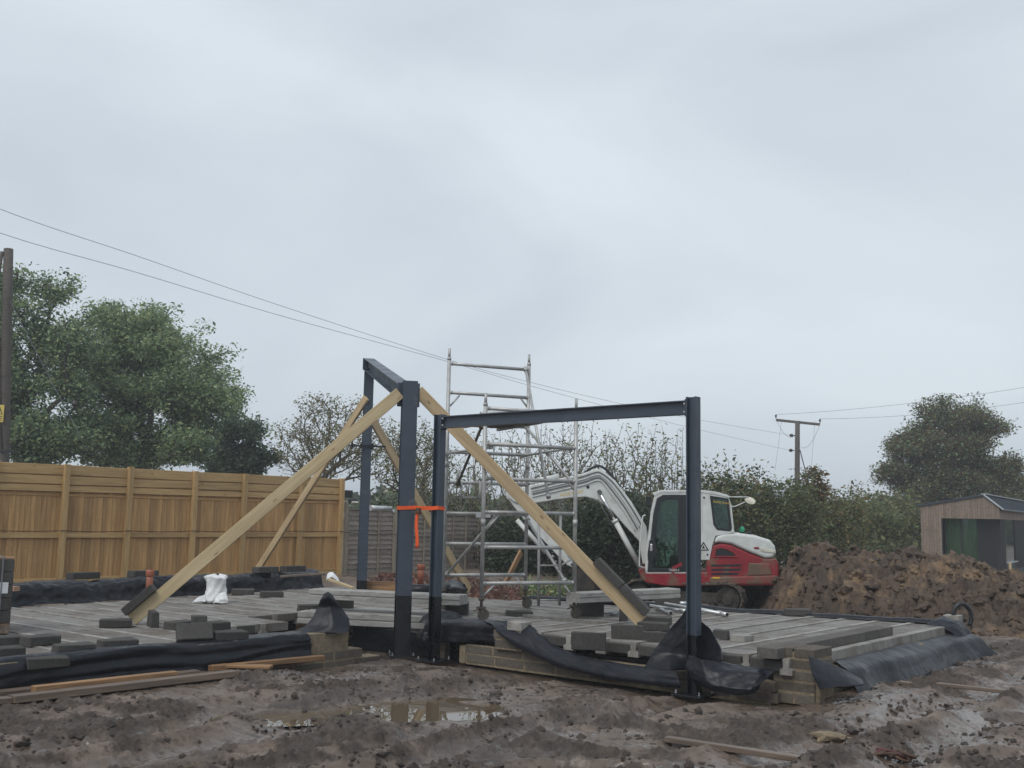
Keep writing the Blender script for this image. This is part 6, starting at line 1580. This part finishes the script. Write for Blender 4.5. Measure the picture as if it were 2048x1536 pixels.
def hedge(name, x0, x1, ytop, Y, n_attr, per, ls, pal, wts, label, ybase=1150, depth=1.6, zbase=-.1, twig=.0045, shoots=0, bark='bark', grp='hedge bushes', spread=.2, ybot=None, kpath=.22):
    w = (x1 - x0) / 2; cx_ = (x0 + x1) / 2; h = (ybase - ytop)
    lob = [LB(cx_, ytop + h * .62, Y, w * 1.0, h * .48, depth), LB(cx_ - w * .45, ytop + h * .42, Y, w * .55, h * .36, depth), LB(cx_ + w * .45, ytop + h * .40, Y + .3, w * .55, h * .36, depth), LB(cx_, ytop + h * .25, Y, w * .5, h * .25, depth), LB(cx_, ytop + h * .8, Y - .2, w * 1.05, h * .3, depth)]
    rts = [gp(cx_ + w * s, Y + d_, zbase) for s, d_ in ((-.7, .2), (-.3, -.3), (.1, .3), (.5, -.2), (.8, .1))]
    ex_ = None
    if shoots:
        E_ = []
        for _ in range(shoots):
            xx = cx_ + w * rng.uniform(-.9, .9); yy = ytop + h * rng.uniform(-.12, .1); yb = ytop + h * rng.uniform(.3, .75); Yd = Y + rng.uniform(-depth, depth) * .7; b_ = np.array(DY(xx + rng.normal(0, 9), yb, Yd)); e_ = np.array(DY(xx, yy + h * rng.uniform(0, .22), Yd)); nk = max(3, int(np.linalg.norm(e_ - b_) / .4))
            for k in range(nk + 1): E_.append(b_ * (1 - k / nk) + e_ * (k / nk) + rng.normal(0, .015, 3))
        ex_ = np.array(E_)
    return tree(name, rts, lob, n_attr, per, spread, ls, pal, wts, label, 'bush', rtip=twig, rmax=.07, step=.4, kpath=kpath, shell=.2, grp=grp, bark=bark, power=.42, extra=ex_, branchname='stems', zmin=zbase)
hedge('hawthorn_bush', 800, 960, 900, 30.5, 300, 2, .085, HEDGE, [2, 2, 2, 2, 1], 'twiggy bush seen through the left side of the scaffold', shoots=80, bark='barkgrey', spread=.09)
hedge('hawthorn_bush', 930, 1110, 868, 30, 400, 2, .085, HEDGE, [2, 2, 2, 2, 1], 'tall twiggy bush seen through the middle of the scaffold', shoots=120, bark='barkgrey', spread=.09)
hedge('hawthorn_bush', 1080, 1240, 860, 29.5, 400, 2, .085, HEDGE, [2, 2, 2, 2, 1], 'tall twiggy bush above the bend of the digger boom', shoots=120, bark='barkgrey', spread=.09)
hedge('hawthorn_bush', 1200, 1385, 872, 29, 420, 3, .085, HEDGE, [2, 2, 2, 2, 1], 'tall twiggy bush left of the digger cab roof', shoots=120, bark='barkgrey', spread=.09)
hedge('ivy_bush', 1130, 1320, 985, 26.5, 380, 48, .11, IVY, [3, 2, 1], 'dense dark ivy covered bush under the digger boom', ybase=1190, spread=.2)
hedge('ivy_bush', 960, 1150, 1020, 29, 260, 36, .11, IVY, [3, 2, 1], 'dark low bush behind the lap fence and scaffold', ybase=1180, spread=.2)
hedge('ivy_bush', 690, 990, 985, 31.5, 260, 34, .12, IVY + HEDGE[:2], [3, 2, 1, 1, 1], 'low dark bush along the back of the lap fence', ybase=1150, spread=.22)
hedge('leafy_bush', 1370, 1530, 945, 29, 420, 20, .10, HEDGE + IVY[:1], [2, 2, 1, 2, 1, 2], 'leafy bush with upright shoots right behind the digger cab', shoots=60, ybase=1180)
hedge('leafy_bush', 1500, 1640, 965, 30.5, 420, 26, .10, OLIVE + HEDGE[:2], [3, 2, 2, 2, 1], 'green bush in front of the far utility pole', shoots=50, ybase=1180)
hedge('leafy_bush', 1600, 1730, 985, 33, 340, 26, .10, HEDGE + OLIVE[:2], [2, 2, 3, 1, 2, 2, 1], 'yellowing bush right of the far utility pole', shoots=36, ybase=1170)
tree('sapling', [gp(1625, 31, -.1), gp(1635, 31, -.1)], [LB(1630, 975, 31, 26, 38), LB(1622, 1005, 31, 22, 30)], 110, 16, .10, .10, AUT + [(.17, .085, .03)], [2, 1, 1, 2, 1, 2], 'rusty orange sapling standing up from the hedge by the far pole', 'tree', rtip=.009, rmax=.04, step=.3, branchname='stems')
hedge('far_bush', 1690, 1860, 985, 48, 340, 40, .16, HEDGE, [2, 2, 2, 2, 1], 'hazy hedge between the yellowing bush and the cabin', ybase=1120, spread=.32, depth=2.2)
hedge('far_bush', 1650, 1800, 1000, 40, 260, 40, .14, OLIVE[:2] + HEDGE[:2], [2, 2, 2, 1], 'pale green low bush behind the spoil heap', ybase=1120, spread=.28, depth=2.0)
hedge('far_bush', 1960, 2110, 955, 60, 260, 28, .16, HEDGE, [2, 2, 2, 2, 1], 'thin bush behind the cabin at the right picture edge', ybase=1090, spread=.35, depth=2.2)
tree('oak_tree', [gp(1895, 56, -.1)], [LB(1895, 880, 56, 110, 75), LB(1830, 915, 56, 75, 60), LB(1965, 910, 56, 75, 65), LB(1900, 845, 56, 70, 42), LB(1960, 860, 56, 50, 40), LB(1850, 960, 56, 80, 40), LB(1945, 965, 55.5, 90, 45), LB(2015, 930, 56, 30, 40), LB(1780, 905, 56, 28, 25), LB(1770, 945, 56, 25, 20), LB(1880, 825, 56, 22, 20), LB(1930, 825, 56, 25, 18), LB(2020, 965, 56, 30, 25), LB(1895, 990, 55.5, 100, 30)], 1500, 56, .27, .13, AUT + GREEN[:2] + DARKG[:1], [3, 4, 4, 1, 3, 3, 3, 2],
     'big rounded brown green tree behind the cabin', trunk=1.8, rmax=.35, rtip=.018, clump=9)
# far wood closing the horizon
n_ = 26000
fx = rng.uniform(-95, 105, n_); fy = rng.uniform(85, 100, n_)
hz_ = 2.2 + 2.6 * fbm(fx * .12, fx * 0 + 3.3, 700, 4); fz = -.2 + rng.random(n_) ** .7 * hz_
V, F_, T_ = leaf_mesh(np.stack([fx, fy, fz], 1), .75, HEDGE + DARKG, [2, 2, 1, 2, 1, 2, 2, 1], .1, .7)
o = raw_mesh('far_wood', V, F_, M['leaf'], (0, 90, 0), False, T_); o.location = (0, 90, 0); tag(o, 'far hedgerow closing the horizon', 'hedgerow', None, 'stuff')
# weeds at the hedge foot
n_ = 700
wx = rng.uniform(.3, 2.2, n_); wy = rng.uniform(22.6, 25.5, n_)
wz, _ = ground_h(wx, wy); V, F_, T_ = leaf_mesh(np.stack([wx, wy, wz + rng.random(n_) * .22], 1), .14, GREEN + HEDGE[:1], [2, 3, 1, 3, 1], -.6, .3)
o = raw_mesh('weeds', V, F_, M['leaf'], (1, 24, 0), False, T_); o.location = (1, 24, 0); tag(o, 'low weeds at the foot of the hedge', 'weeds', None, 'stuff')
# fallen leaves behind the slab
n_ = 9000
wx = rng.uniform(-3, 2.6, n_); wy = rng.uniform(18.6, 25.5, n_)
wz, _ = ground_h(wx, wy); V, F_, T_ = leaf_mesh(np.stack([wx, wy, wz + .02 + rng.random(n_) * .03], 1), .085, [(.19, .085, .065), (.15, .075, .06), (.23, .12, .07), (.11, .07, .055)], [3, 3, 1, 2], .0, .6)
o = raw_mesh('leaf_litter', V, F_, M['leaf'], (0, 22, 0), False, T_); o.location = (0, 22, 0); tag(o, 'reddish fallen leaves on the ground behind the slab', 'leaf litter', None, 'stuff')
# misty air
hb = bpy.data.meshes.new('haze'); bm = bmesh.new(); bmesh.ops.create_cube(bm, size=1.0)
for v_ in bm.verts: v_.co = Vector((v_.co.x * 900, v_.co.y * 800 + 330, v_.co.z * 14.5 + 5.75))
bm.to_mesh(hb); bm.free(); ho = bpy.data.objects.new('haze', hb); col.objects.link(ho); tag(ho, 'thin misty air over the site', 'haze', None, 'stuff')
hm = bpy.data.materials.new('mist'); hm.use_nodes = True; N = hm.node_tree.nodes; N.clear()
ou = N.new('ShaderNodeOutputMaterial'); pv = N.new('ShaderNodeVolumePrincipled'); pv.inputs['Color'].default_value = (.95, .97, .99, 1); pv.inputs['Density'].default_value = .0019; pv.inputs['Anisotropy'].default_value = .2
hm.node_tree.links.new(pv.outputs[0], ou.inputs['Volume']); hb.materials.append(hm)
